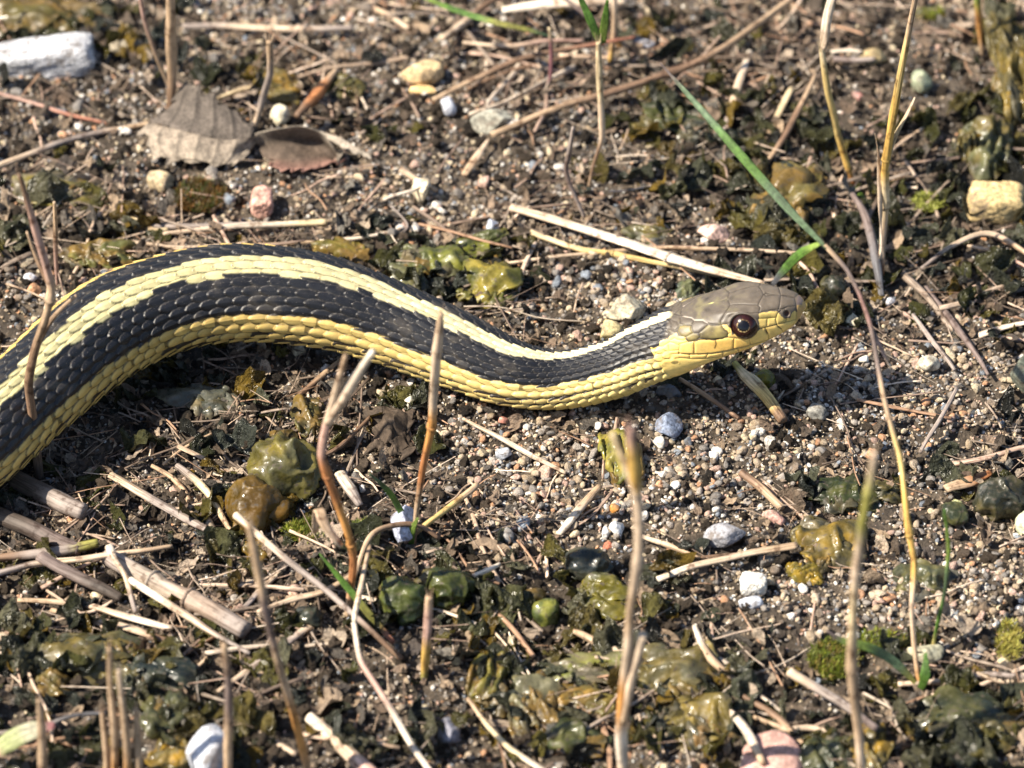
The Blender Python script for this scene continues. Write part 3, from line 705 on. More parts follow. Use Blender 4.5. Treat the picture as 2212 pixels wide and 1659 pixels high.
SOILP = np.array([(.06,.045,.032),(.10,.076,.054),(.16,.12,.087),(.035,.029,.023),(.25,.19,.14)]); SW = np.array([.3, .28, .18, .16, .08])
grains('soil_crumbs', 24000, .03, .15, 2.2, 2, lambda u, v, x, y: np.clip(.55 + .5 * nz(x, y, .6, 41) - .5 * blobs(u, v, GRIT), .12, 1), 400, M_CLOD, SOILP, SW, .25, src_clods(6, 400, M_CLOD))
KEEP = [(x, y, 42, 34, 3) for x, y in ((1542,505),(912,405),(348,392),(566,438),(605,252),(968,232),(1062,263),(912,160),(1356,668),(1316,714),(1443,920),(1628,1262),(1616,1304),(1562,1156),(1334,1142),(874,1132),(1990,178),(1888,125),(2006,790),(1316,1272),(1178,1322),(430,310),(670,320),(2152,438),(60,1290),(300,1340))]
def litter(name, n, dens, srcs, smin, smax, pw, pal, aspect, tilt, lift, zrot=None, seed=0):
    x, y = sample(n); u, v = uvof(x, y); k = rng.uniform(0, 1, n) < dens(u, v, x, y) - blobs(u, v, KEEP); x, y = x[k], y[k]; n = len(x)
    s = smin + (smax - smin) * rng.uniform(0, 1, n) ** pw; z = gs(x, y) + lift * s + .05 + rng.uniform(0, .05, n)
    k = clear_of_snake(x, y, z, s * .75); x, y, z, s = x[k], y[k], z[k], s[k]; n = len(x)
    c = np.asarray(pal)[rng.integers(0, len(pal), n)] * rng.uniform(.7, 1.2, (n, 1))
    r = np.stack([rng.normal(0, tilt[0], n), rng.normal(0, tilt[1], n), rng.uniform(0, 6.28, n)], -1)
    scatter(name, srcs, np.stack([x, y, z], -1), r, np.stack([s, s * aspect(n), s * aspect(n)], -1), c, rng.integers(0, len(srcs), n))
dL = lambda lo, hi: (lambda u, v, x, y: np.clip(lo + (hi - lo) * blobs(u, v, LIT) + .75 * nz(x, y, .75, 61) - .3 * blobs(u, v, GRIT), .05, 1))
STRAWP = [(.54,.41,.30),(.66,.52,.40),(.36,.26,.20),(.22,.165,.13),(.38,.31,.25),(.66,.56,.45),(.16,.12,.09),(.40,.25,.16),(.50,.36,.28),(.30,.24,.19)]
litter('straw_litter', 9500, dL(.4, 1), src_bits(10, 500, M_BITS), .10, .62, 2.3, STRAWP, lambda n: rng.uniform(.45, 1.0, n), (.4, .16), .07)
litter('long_straw_litter', 1150, dL(.35, 1), src_bits(8, 560, M_BITS), .6, 1.35, 1.6, STRAWP, lambda n: rng.uniform(.4, .85, n), (.4, .07), .05)
litter('root_fibres', 2600, dL(.5, 1), src_bits(8, 580, M_BITS), .4, 1.1, 1.3, STRAWP, lambda n: rng.uniform(.14, .3, n), (.4, .15), .1)
litter('litter_flakes', 22000, dL(.45, 1), src_flakes(7, 520, M_CHIP, .5, .35, 6), .05, .22, 2.2, [(.17,.12,.085),(.25,.18,.125),(.10,.075,.055),(.33,.24,.17),(.14,.12,.10),(.42,.31,.21),(.08,.065,.055),(.50,.40,.30)], lambda n: rng.uniform(.5, 1.1, n), (.6, .5), .15)
litter('leaf_scraps', 1500, dL(.4, 1), src_flakes(9, 620, M_DEADI, .5, .45, 9), .16, .42, 2.0, [(.20,.145,.10),(.30,.22,.15),(.13,.10,.075),(.40,.30,.21),(.22,.20,.17),(.10,.085,.07),(.46,.36,.27)], lambda n: rng.uniform(.35, .9, n), (.6, .4), .2)
dA = lambda lo, hi: (lambda u, v, x, y: np.clip(lo + (hi - lo) * blobs(u, v, ALGA) + .2 * nz(x, y, .5, 71) - .4 * blobs(u, v, GRIT), .0, 1))
litter('alga_sheets', 1500, dA(.0, .8), src_flakes(10, 640, M_SHEET, .35, .75, 14), .28, .62, 1.6, [(.10,.09,.03),(.075,.075,.035),(.13,.105,.035),(.055,.058,.038),(.12,.115,.07)], lambda n: rng.uniform(.6, 1.1, n), (.4, .35), .12)
litter('alga_flakes', 5200, dA(.15, 1), src_flakes(8, 540, M_FLAKE, .55, .5, 9), .10, .42, 1.7, [(.055,.055,.018),(.10,.085,.022),(.035,.038,.02),(.15,.10,.02),(.045,.05,.04),(.075,.078,.05),(.03,.03,.025)], lambda n: rng.uniform(.7, 1.2, n), (.55, .5), .18)

# ------------------------------------------------------------------ things lying and standing on the ground
PX = 110.6
PAL = dict(pale=(.62,.49,.36), white=(.73,.64,.52), tan=(.48,.35,.23), grey=(.33,.28,.25), dark=(.085,.068,.056), brown=(.22,.14,.09), red=(.38,.17,.11), rust=(.42,.18,.07),
           orange=(.58,.29,.09), yel=(.60,.45,.18), gold=(.62,.40,.11), green=(.13,.26,.045), lime=(.27,.38,.08), teal=(.15,.23,.12), purple=(.24,.11,.12), pink=(.50,.33,.27), slate=(.13,.13,.14), cream=(.66,.54,.34), olive=(.28,.27,.07), mauve=(.20,.155,.14))
def cols(c, n):
    if isinstance(c, str): c = [c]
    c = [PAL[x] if isinstance(x, str) else x for x in c]
    if len(c) == 1: return np.tile(np.array(c[0]), (n, 1))
    t = np.linspace(0, len(c) - 1, n); c = np.array(c); i = np.clip(t.astype(int), 0, len(c) - 2); f = sstep(.25, .75, t - i)[:, None]
    return c[i] * (1 - f) + c[i + 1] * f
_sd = [1000]
def path3(pts, n):
    return resample(np.array([ground_at(u, v, h) for u, v, h in pts]), n)
def stalk(name, cat, label, pts, w, c, group=None, parent=None, pb=None, flat=1.0, kinks=True, node=(), rough=.14, mat=None, n=None, up=(0, 0, 1), sides=10, bend=.02):
    """pts: (u, v, height over the ground); w: width(s) in picture pixels; node: positions 0..1 of swollen joints (parts)"""
    _sd[0] += 1; sd = _sd[0]
    n = n or max(10, int(np.hypot(pts[-1][0] - pts[0][0], pts[-1][1] - pts[0][1]) / 11) + 6)
    p = path3(pts, n); w = np.atleast_1d(np.asarray(w, float)); wr = np.interp(np.linspace(0, 1, n), np.linspace(0, 1, len(w)), w) / 2 / PX
    if kinks:
        L = np.linspace(0, n / 9, n); env = np.sin(np.linspace(0, np.pi, n)) ** .5
        for a in range(3): p[:, a] += bend * env * vnoise(np.stack([L, L * 0 + sd, L * 0 + a * 9], -1), sd) * (1 if a < 2 else .5)
    for t in node:
        wr *= 1 + .22 * np.exp(-((np.linspace(0, 1, n) - t) * n / 1.3) ** 2)
    v, f4, f3, uv, cc = tube(p, wr, sides, flat, up, rough, sd, True, cols(c, n))
    cc = cc * (1 + .18 * vnoise(v * 2.5, sd))[:, None]
    o, b = obj(name, v, base=p[0] if parent is None else None, parent=parent, pbase=pb, f4=f4, f3=f3, uv=uv, col=np.clip(cc, 0, 1), mat=mat or M_STRAW)
    if parent is None: tag(o, label, cat, group)
    for t in node:
        k = int(t * (n - 1)); k = min(max(k, 1), n - 2); d = p[k + 1] - p[k - 1]; d = d / (np.linalg.norm(d) + 1e-9); q = p[k] + np.linspace(-.035, .035, 5)[:, None] * d
        vv, a4, a3, uv2, c2 = tube(q, wr[k] * np.array([1.02, 1.12, 1.17, 1.12, 1.02]), sides, flat, up, .05, sd, True, np.tile(np.array(cols(c, n)[k]) * .72, (5, 1)))
        obj('node', vv, parent=o, pbase=b, f4=a4, f3=a3, uv=uv2, col=c2, mat=mat or M_STRAW)
    return o, b
def blade(name, pts, w, c, parent=None, pb=None, label=None, cat=None, up=(0, -.6, .8), flat=.16, group=None):
    return stalk(name, cat, label, pts, w, c, group, parent, pb, flat=flat, mat=M_BLADE, rough=.05, up=up, kinks=False, sides=12)
def thick_skin(Vg, t, wrap=False):
    """Vg (n,m,3) sheet -> closed thin body"""
    n, m = Vg.shape[:2]; du = np.gradient(Vg, axis=0); dv = np.gradient(Vg, axis=1); nn = norm(np.cross(du, dv))
    a, b_ = Vg + nn * t / 2, Vg - nn * t / 2
    f = grid_faces(n, m, wrap); v = np.concatenate([a.reshape(-1, 3), b_.reshape(-1, 3)]); k = n * m
    fs = [f, f[:, ::-1] + k]
    def strip(idx, flip):
        i0, i1 = idx[:-1], idx[1:]; q = np.stack([i0, i1, i1 + k, i0 + k], -1); fs.append(q[:, ::-1] if flip else q)
    r0 = np.arange(m); rl = (n - 1) * m + np.arange(m)
    if wrap: r0 = np.append(r0, 0); rl = np.append(rl, (n - 1) * m)
    strip(rl, False); strip(r0, True)
    if not wrap: strip(np.arange(n) * m, False); strip(np.arange(n) * m + m - 1, True)
    return v, np.concatenate(fs)
def sheet(name, rows, c, mat, parent=None, pb=None, label=None, cat=None, t=.018, n=18, m=30, wob=.03, f=2.5, veins=None, edge=.06):
    _sd[0] += 1; sd = _sd[0]
    G_ = np.array([path3(r, m) for r in rows]); Vg = np.stack([resample(G_[:, j], n) for j in range(m)], 1)
    U_, W_ = np.meshgrid(np.linspace(0, 1, n), np.linspace(0, 1, m), indexing='ij')
    q = Vg * f
    Vg = Vg + np.stack([vnoise(q + 7 * a, sd + a) for a in range(3)], -1) * wob * np.array([.6, .6, 1])
    edm = (1 - sstep(0, .12, np.minimum(W_, 1 - W_))) + sstep(.85, 1, U_)
    Vg = Vg + (edm * edge * vnoise(Vg * 9, sd + 5))[..., None] * np.array([1, 1, .4])
    Vg[..., 2] = np.maximum(Vg[..., 2], gh(Vg[..., 0], Vg[..., 1]) + .02)
    if not isinstance(c, list): cc = np.ones(Vg.shape) * (np.array(PAL[c]) if isinstance(c, str) else np.array(c))
    else:
        cs = np.array([PAL[x] if isinstance(x, str) else x for x in c]); tt = U_ * (len(cs) - 1); i = np.clip(tt.astype(int), 0, len(cs) - 2); cc = cs[i] * (1 - (tt - i))[..., None] + cs[i + 1] * (tt - i)[..., None]
    if veins:
        vn = np.abs(((W_ * veins + .35 * U_) % 1) - .5) * 2; cc = cc * (1 - .45 * sstep(.8, .97, vn))[..., None]; Vg[..., 2] += .022 * sstep(.6, 1, vn)
    cc = cc * (1 + .22 * fbm(Vg * 3, 2, sd))[..., None]
    v, f4 = thick_skin(Vg, t); cc = np.concatenate([cc.reshape(-1, 3)] * 2)
    o, b = obj(name, v, parent=parent, pbase=pb, f4=f4, col=np.clip(cc, 0, 1), mat=mat)
    if parent is None: tag(o, label, cat)
    return o, b
def stone(label, u, v, w, h, c, round_=.5, tilt=0, seed=None, mat=None, name='stone', cat='stone', sink=.42, rough=.05, planes=9, group=None, depth=1.0, box=0):
    _sd[0] += 1; sd = seed or _sd[0]
    s, f = stone_shape(sd, 5 if max(w, h) > 80 else 4 if max(w, h) > 30 else 3, round_, planes, rough)
    if box:
        d = ico(5)[0]; f = ico(5)[1]; s = d / (np.sum(np.abs(d) ** box, 1) ** (1 / box))[:, None]; s = s * (1 + .10 * vnoise(s * 1.3, sd) + .05 * vnoise(s * 3.5, sd + 1) + .028 * vnoise(s * 9, sd + 2) + .014 * vnoise(s * 20, sd + 3))[:, None]; s /= np.abs(s).max(0)
    H = h / 2 / PX; rx, ry, rz = w / 2 / PX, H * 1.05 * depth, H * .95
    v3 = rot(s * np.array([rx, ry, rz]), 0, math.radians(tilt), 0)
    c3 = ground_at(u, v, rz * (1 - sink)); v3 = v3 + c3
    cc = np.array(PAL[c] if isinstance(c, str) else c) * (1 + .16 * fbm(v3 * 3, 3, sd))[:, None]
    o, b = obj(name, v3, f3=f, col=np.clip(cc, 0, 1), mat=mat or (M_PEBBLE if round_ > .55 else M_STONE)); tag(o, label, cat, group); return o
def jelly(label, u, v, w, h, c, tilt=0, fold=.22, freq=1.5, c2=None, parts=(), sub=5, sink=.35, point=0, seed=None, cav=0, ball=None, extra=5):
    """a lump of gelatinous alga with folded skin; parts: extra lobes (du, dv, w, h, colour)"""
    _sd[0] += 1; sd = seed or _sd[0]
    if ball is None: ball = any(x in label for x in ('ball', 'bead', 'round', 'pebble', 'pointed'))
    def lump(u, v, w, h, c, sub, sd, tilt=0, fold=fold):
        d, f = ico(sub); q = d * freq + sd * 3.1
        q = q + .5 * np.stack([vnoise(q * .9, sd + 31), vnoise(q * .9, sd + 32), vnoise(q * .9, sd + 33)], -1)
        ridge = (1 - np.abs(vnoise(q, sd))) ** 3; r = 1 + fold * (ridge - .5) + .22 * vnoise(d * 1.3, sd + 3) + .05 * (1 - np.abs(vnoise(q * 2.6, sd + 4))) ** 2 + .02 * vnoise(q * 6, sd + 6)
        s = d * r[:, None]
        if point: s[:, 2] += point * np.exp(-(np.hypot(d[:, 0], d[:, 1]) / .28) ** 2) * (d[:, 2] > 0)
        if cav:  s = s - d * (cav * np.exp(-(np.arccos(np.clip(d @ norm(np.array([.2, -.75, .6])), -1, 1)) / .55) ** 2))[:, None]
        H = h / 2 / PX; s = rot(s * np.array([w / 2 / PX, H * 1.0, H * 1.0]), 0, math.radians(tilt), 0); c3 = ground_at(u, v, H * (1 - sink)); s = s + c3
        cb = np.array(PAL[c] if isinstance(c, str) else c); t = sstep(-.5, .6, fbm(d * 1.6, 2, sd + 8))[:, None]
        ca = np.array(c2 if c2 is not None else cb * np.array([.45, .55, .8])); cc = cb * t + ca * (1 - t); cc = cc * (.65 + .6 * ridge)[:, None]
        return s, f, np.clip(cc, 0, 1)
    def crumple(u, v, w, h, c, sd, tilt):
        n_, m_ = 18, 46; rs = np.linspace(0.02, 1, n_)[:, None]; a = np.linspace(0, 2 * np.pi, m_, endpoint=False)[None, :]
        r_ = np.random.default_rng(sd); e1 = np.stack([np.cos(a) * 1.2 + 0 * rs, np.sin(a) * 1.2 + 0 * rs, 0 * a + 0 * rs + sd * 1.7], -1)
        edge = 1 + .28 * vnoise(e1, sd) + .16 * vnoise(e1 * 2.7, sd + 1) + .10 * vnoise(e1 * 5, sd + 2) * (rs > .6)
        x = rs * edge * np.cos(a); y = rs * edge * np.sin(a); fd = r_.uniform(0, 3.14)
        q = np.stack([x * 1.3, y * 1.3, 0 * x + sd], -1); q2 = np.stack([(x * math.cos(fd) + y * math.sin(fd)) * 2.6, (-x * math.sin(fd) + y * math.cos(fd)) * .9, 0 * x + sd], -1)
        z = .55 * (1 - rs ** 2) * (1 + .4 * vnoise(q, sd + 3)) + .42 * (1 - np.abs(vnoise(q2, sd + 4))) ** 2.2 - .2 + .26 * rs ** 3 * np.sin(r_.integers(2, 5) * a + sd) + .14 * (1 - np.abs(vnoise(q * 2.6, sd + 5))) ** 2 + .02 * vnoise(q * 6, sd + 7) + .16 * rs ** 5 * vnoise(e1 * 4, sd + 11)
        x = x + .16 * vnoise(q * 1.7, sd + 8) * rs; y = y + .16 * vnoise(q * 1.7, sd + 9) * rs
        H = h / 2 / PX; Vg = np.stack([x * w * 1.08 / 2 / PX, y * H * 1.35, z * H * .95], -1); Vg = rot(Vg.reshape(-1, 3), r_.uniform(.0, .3), math.radians(tilt) * .7, r_.uniform(-.25, .25)).reshape(Vg.shape)
        c3 = ground_at(u, v, H * .28); Vg = Vg + c3; g_ = gh(Vg[..., 0], Vg[..., 1]); Vg[..., 2] = np.maximum(Vg[..., 2], g_ - .03 + .02 * rs)
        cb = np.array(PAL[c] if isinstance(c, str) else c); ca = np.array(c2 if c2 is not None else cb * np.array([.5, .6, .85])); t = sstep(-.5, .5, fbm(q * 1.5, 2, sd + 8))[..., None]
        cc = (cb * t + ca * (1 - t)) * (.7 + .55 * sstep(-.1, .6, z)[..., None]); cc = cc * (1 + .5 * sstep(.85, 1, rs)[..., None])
        vv, ff = thick_skin(Vg, .045, True); return vv, ff, np.clip(np.concatenate([cc.reshape(-1, 3)] * 2), 0, 1)
    if not ball:
        H = .8; todo = [(0, 0, w, h, c)] + list(parts); r_ = np.random.default_rng(sd + 7)
        for k_ in range(extra if w > 60 else 1): todo.append((r_.uniform(-.33, .33) * w, r_.uniform(-.25, .35) * h, w * r_.uniform(.45, .7), h * r_.uniform(.5, .75), (OL, AM, DK, GY, c, c)[r_.integers(6)]))
        for i, (du, dv, pw, ph, pc) in enumerate(todo):
            vv, ff, cc = crumple(u + du, v + dv, pw, ph, pc, sd + 50 * i, tilt if i == 0 else r_.uniform(-25, 25))
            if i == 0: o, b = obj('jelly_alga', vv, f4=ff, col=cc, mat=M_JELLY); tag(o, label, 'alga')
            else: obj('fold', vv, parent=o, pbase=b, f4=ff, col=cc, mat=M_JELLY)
        return o
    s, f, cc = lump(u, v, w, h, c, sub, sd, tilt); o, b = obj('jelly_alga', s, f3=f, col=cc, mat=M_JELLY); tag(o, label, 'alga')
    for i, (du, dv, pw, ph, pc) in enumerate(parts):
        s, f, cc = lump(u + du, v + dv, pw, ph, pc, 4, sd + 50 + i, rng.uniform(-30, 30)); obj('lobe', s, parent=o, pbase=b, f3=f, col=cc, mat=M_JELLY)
    return o
OL, AM, DK, YG, GY = (.098,.080,.028), (.135,.090,.028), (.062,.056,.034), (.15,.13,.042), (.125,.11,.078)
# --- dry sticks and straws lying on the ground
def lie(label, pts, w, c, name='straw', cat='straw', **k):
    ww = float(np.mean(w)) / 2 / PX
    return stalk(name, cat, label, [(p[0], p[1], (p[2] if len(p) > 2 else 0) + ww + .08) for p in pts], w, c, **k)
lie('widest pale flat straw, lying behind the snake and pointing at its head', [(1103,447,.1),(1240,487,.12),(1400,540,.15),(1520,578,.22),(1652,612,.3)], [22,25,26,26,22,14], ['pale','white','pale'], flat=.55, node=(.62,), bend=.01)
lie('narrow yellowish straw running just below the widest pale straw', [(1146,502),(1260,540),(1345,552),(1450,572),(1560,596)], [13,14,13,13,11], ['cream','yel','cream'], node=(.46,))
lie('thin straw reaching right from the wide pale straw to the grass stalk', [(1090,570),(1290,545),(1480,536),(1760,549)], [8,9,10,8], ['pale','tan','pale'])
lie('longest brown stem crossing the top of the ground from the grey pebble to the corner', [(1062,292,.1),(1210,232,.2),(1300,206,.25),(1430,163,.4),(1560,105,.6),(1720,-10,.8)], [15,17,18,18,16,15], ['tan','brown','tan'], 'dry_stalk', 'stem', node=(.58,))
lie('rusty brown stem starting beside the cream stone and ending at the green tuft', [(935,216,.1),(1030,170,.3),(1140,122,.45),(1260,99,.5),(1372,80,.6)], [12,12,11,7], ['tan','brown','red'], 'dry_stalk', 'stem')
lie('second brown stem close under the rusty one', [(1010,192),(1120,148),(1235,120)], [9,10,7], 'brown', 'dry_stalk', 'stem')
lie('long grey stem running from the left edge to the curled dead leaf', [(-20,365),(120,312),(200,290),(330,266)], [15,15,14,12], ['pale','grey','tan'], 'dry_stalk', 'stem')
lie('straight grey stem lying level behind the thick upright stalk', [(395,56),(520,58),(650,62),(765,60)], [15,17,17,15], ['grey','pale','grey'], 'dry_stalk', 'stem')
lie('blunt ended pale stem lying level between the pink stone and the snake', [(352,505),(480,492),(600,484),(706,480)], [9,13,15,16], ['pale','white','cream'], bend=.01)
lie('greyish stem lying side by side with the blunt pale stem', [(255,486),(380,490),(500,486),(560,482)], [16,18,14,8], 'grey')
lie('thin bright straw bending up beside the olive alga above the snake', [(690,520),(780,512),(858,499)], [7,9,9], 'white')
lie('thin knotted straw lying along the snake back on the left', [(285,523),(400,534),(520,532),(680,522)], [9,9,10,8], ['pale','tan'])
lie('reddish straw slanting down from the left edge below the white rock', [(-10,200),(80,225),(150,248),(236,268)], [8,9,10,7], ['pink','red'])
lie('grey stick with black spots lying left of the amber alga', [(238,1026,.1),(330,1080,.1),(420,1130),(505,1172)], [17,19,19,17], ['pale','grey','grey'], 'dry_stick', 'stick', flat=.7)
lie('thickest ringed stick with a broken end, lying in the lower left', [(232,1200,.05),(330,1258,.05),(430,1308,.05),(532,1362,.05)], [36,40,42,40], ['grey',(.40,.34,.28),(.36,.28,.22),'grey'], 'dry_stick', 'stick', rough=.1, node=(.36,.62))
lie('white crooked twig lying along the ringed stick', [(282,1252,.3),(340,1290,.3),(400,1330,.25),(455,1365,.2),(540,1412,.1)], [13,17,15,12,9], ['white','pale','grey'], 'twig', 'twig')
lie('short forked twig leaning across the top of the ringed stick', [(236,1182,.5),(250,1212,.45),(272,1250,.3),(293,1322,.1)], [18,11,12,9], ['white','pale','grey'], 'twig', 'twig')
lie('pale splintered straw below the ringed stick, upper one of two', [(38,1296),(150,1300),(250,1326),(372,1358)], [12,14,17,15], ['tan','pale','white'], flat=.6)
lie('brownish straw below the ringed stick, lower one of two', [(110,1318),(200,1336),(300,1364),(364,1386)], [12,16,18,14], ['tan','pale','brown'], flat=.6)
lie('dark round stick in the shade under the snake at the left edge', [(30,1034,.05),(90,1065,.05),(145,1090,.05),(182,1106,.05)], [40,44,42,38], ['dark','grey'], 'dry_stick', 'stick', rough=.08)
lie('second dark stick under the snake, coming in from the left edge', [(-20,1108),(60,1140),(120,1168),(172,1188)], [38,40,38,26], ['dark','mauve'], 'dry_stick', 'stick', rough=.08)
lie('brown stick at the left edge crossing in front of the dark sticks', [(-20,1206,.1),(80,1196,.15),(150,1186,.1),(212,1172,.1)], [17,22,24,20], ['brown','grey','olive'], 'dry_stick', 'stick')
lie('long thin stick from the left edge that meets the forked twig', [(-20,1242,.1),(80,1218,.2),(200,1204,.3),(300,1192,.2),(372,1180,.1)], [15,14,13,10], ['grey','pale','tan'], 'dry_stick', 'stick')
lie('dark purplish broken stick pointing at the ringed stick', [(86,1200,.35),(150,1236,.2),(222,1270,.1),(262,1292)], [30,30,28,20], ['mauve','dark'], 'dry_stick', 'stick', flat=.7)
lie('tan straw leaning down towards the amber alga', [(382,1006,.1),(430,1046,.1),(468,1092,.1),(505,1158)], [13,17,14,10], ['grey','cream','tan'])
lie('short brown straw lying parallel to the spotted grey stick', [(328,1006),(372,1032),(402,1066),(416,1112)], [9,12,12,9], 'tan')
lie('thin straw in the snake shade left of the pointed stems', [(352,1004),(400,966),(458,936)], [7,8,5], 'tan')
lie('grey brown stem raised over the litter from the amber alga to the lower middle', [(508,1112,1.3),(600,1192,1.1),(700,1274,.8),(790,1352,.5),(868,1424,.1)], [16,13,13,12,10], ['pale','grey','brown'], 'dry_stalk', 'stem')
lie('pale straw slanting up to the crossing of the raised grey stem', [(470,1494),(560,1434),(640,1372),(690,1338)], [9,16,18,16], ['pale','grey','pale'], flat=.7)
lie('straw ending at the orange stem foot, right of the pink pebble', [(556,1322,.2),(640,1292,.2),(700,1278,.2),(790,1222,.1)], [9,14,13,10], ['pale','tan'], flat=.7)
lie('short grey straw standing out left of the pink pebble', [(522,1318),(560,1280),(606,1236)], [10,14,9], ['grey','pale'])
lie('split straw in front of the grass foot, lying over the pale blue stone', [(1032,1046,.2),(980,1090,.2),(910,1144,.2),(868,1178)], [12,13,12,9], ['tan','yel','brown'])
lie('thin bent twig arching over the foot of the pale blue stone', [(765,1250,.1),(800,1160,.5),(850,1134,.5),(905,1134,.4),(950,1164,.1)], [9,13,11,9], ['tan','brown'], 'twig', 'twig')
lie('white straw crossing the grit below the snake belly', [(1000,904,.1),(1090,952),(1150,985),(1222,1022)], [7,11,12,8], ['pale','white','pale'])
lie('thick short straw right of the brown litter, slanting up to the forked stem', [(1206,1154),(1250,1102),(1296,1050)], [14,22,15], ['white','tan'], flat=.6)
lie('flat pale straw right of the forked stem, thicker at its right end', [(1420,1252,.1),(1500,1222,.1),(1600,1198,.1),(1722,1178,.05)], [14,16,17,20], ['white','pale','tan'], flat=.6)
lie('thin straw under the long flat pale straw', [(1388,1158),(1440,1178),(1512,1206)], [9,13,8], ['pale','tan'])
lie('reddish straw lying above the flat pale straw', [(1510,1205),(1600,1196),(1650,1196)], [7,9,7], 'brown')
lie('yellow rotten stem piece under the snake chin', [(1588,786,.05),(1620,822,.1),(1658,862,.05),(1692,908)], [18,28,24,22], ['olive','cream','yel','brown'], 'rotten_stalk', 'stem', rough=.35)
lie('thin brown straw in the shade behind the snake throat', [(1468,818),(1520,852),(1596,904)], [8,11,10], ['tan','brown'])
lie('thin grey straw standing diagonally in the grit near the right edge', [(2066,838,.5),(2030,906,.3),(1988,978)], [9,10,8], 'grey')
lie('dark purple stem leading down from the yellow stalk foot', [(1842,420,.3),(1870,470,.3),(1890,560,.2),(1905,640)], [14,20,22,12], ['mauve','slate'], 'dry_stalk', 'stem')
lie('dark twig ending in the grit right of the snake snout', [(2000,620),(2060,700),(2118,780),(2135,810)], [10,15,12,7], 'mauve', 'twig', 'twig')
lie('short grey twig beside the reddish grass stalk', [(1972,680),(2010,730),(2062,800)], [9,11,8], 'grey', 'twig', 'twig')
lie('rusty wood splinter lying by the right grass stalk', [(2042,1056),(2090,1040),(2140,1020)], [22,34,18], ['tan','rust'], 'wood_splinter', 'splinter', flat=.4)
lie('broken bent straw pointing at the pink dead leaf, upper half', [(1500,1352,.3),(1530,1416,.2),(1580,1462,.1),(1602,1490)], [10,18,15,10], ['white','tan','grey'], 'dry_stalk', 'stem')
lie('broken straw lying against the pink dead leaf', [(1548,1508,.1),(1592,1556,.2),(1625,1600,.3),(1650,1650,.3)], [6,16,20,14], ['pale','white','tan'])
lie('pale split straw below the moss, left of the tall pale stalk', [(1628,1548),(1700,1576),(1760,1572),(1868,1612)], [8,16,12,6], ['tan','pale','brown'])
lie('brown straw lying above the split straw near the moss', [(1600,1500),(1680,1552),(1760,1640),(1800,1662)], [10,14,16,9], ['brown','tan'])
lie('blurred grey stem leaning on the tall pale stalk', [(1704,1450,.7),(1760,1484,.6),(1830,1528,.5),(1895,1575,.3)], [20,19,18,16], ['pale','grey','mauve'], 'dry_stalk', 'stem')
lie('grey straw lying at the foot of the golden stalk', [(1940,1478),(2060,1470),(2130,1458),(2240,1468)], [10,12,13,14], ['pale','grey','grey'])
lie('thin straw right of the golden stalk foot, curving to the moss tip', [(2110,1452,.1),(2160,1470),(2240,1472)], [6,9,8], 'pale')
lie('short thick straw under the round green alga', [(1240,1362,.1),(1290,1386,.1),(1352,1416,.05)], [13,18,18], ['tan','pale'])
lie('white chip of straw between the two lower jelly balls and the litter', [(1022,1244,.3),(1050,1232,.3),(1080,1218,.3)], [9,11,8], 'white')
lie('thick blurred straw at the bottom edge left of the red stem', [(668,1548),(730,1600),(810,1680)], [22,28,30], ['white','pale','pink'])
lie('thin pale straw at the lower left under the white rock', [(455,1536),(520,1560),(640,1630)], [9,14,12], ['tan','pale'])
lie('grey curved root crossing the lower left corner', [(-20,1588,.2),(90,1570,.3),(150,1548,.4),(230,1540,.3)], [9,10,9,8], ['grey','slate'], 'root', 'root')
lie('short straw left of the lower left twig cluster', [(400,1462),(440,1430),(478,1380)], [9,12,9], ['pale','tan'])
lie('faded flat straw between the yellow stalks at the top right', [(1710,190),(1660,290),(1640,310)], [16,14,8], ['cream','tan'], flat=.5)
lie('pale curved straw under the long brown stem at the top right', [(1620,110),(1590,200),(1560,285)], [14,20,10], ['white','pale','grey'], flat=.5)
lie('grey straw lying behind the yellow stalk at the top right', [(1800,128,.1),(1840,130,.1),(1890,127,.1)], [12,14,11], ['mauve','grey'])
lie('short white straw touching the left yellow stalk', [(1795,112,.2),(1830,110,.2),(1862,112,.2)], [9,11,9], 'white')
lie('brown stem leaning from the left yellow stalk down to the alga', [(1762,160,.5),(1720,250,.3),(1680,320,.1),(1640,368)], [10,15,14,7], ['tan','brown','tan'])
lie('pale splinter at the top middle beside the green tuft', [(1085,22,.1),(1180,8,.2),(1350,2,.1)], [22,34,22], ['white','pale'], 'wood_splinter', 'splinter', flat=.4)
lie('thin bent pale straw below the wide splinter', [(1000,92,.1),(1100,100,.15),(1180,88,.2),(1260,88,.1)], [7,12,9,7], ['pale','pink'])
lie('faded stem slanting up left of the cream stone', [(955,84,.1),(1010,42,.1),(1080,-10,.2)], [12,18,14], ['pale','brown'])
lie('brown twig slanting through the upper left litter', [(786,8),(840,34),(884,62)], [12,16,12], ['tan','pale'], 'twig', 'twig')
lie('rust brown stick right of the curled dead leaf', [(640,252,.1),(680,210,.2),(728,150,.1)], [14,26,12], ['brown','rust','tan'], 'dry_stick', 'stick')
lie('pale straw slanting from under the rust brown stick', [(455,218),(540,190),(640,176)], [8,12,11], ['cream','tan'])
lie('short straw with a swollen end above the pink cracked stone', [(866,366),(900,388),(944,412)], [18,12,10], ['pale','tan'])
lie('short flat straw chip right of the grey pebble', [(1002,378),(1026,344),(1056,300)], [16,20,7], ['tan','pale'], flat=.4)
lie('thin straw through the white upright pebble', [(828,432,.1),(870,416,.2),(930,400,.2)], [7,8,7], 'white')
lie('orange gold sprig of dry moss lying above the pale stems', [(246,462),(300,482),(330,500),(364,496)], [8,14,13,12], ['gold','cream','cream'], 'moss_sprig', 'moss', rough=.35)
lie('thin straw curving under the snake at the upper middle', [(840,440),(880,492),(820,520)], [5,5,4], 'grey')
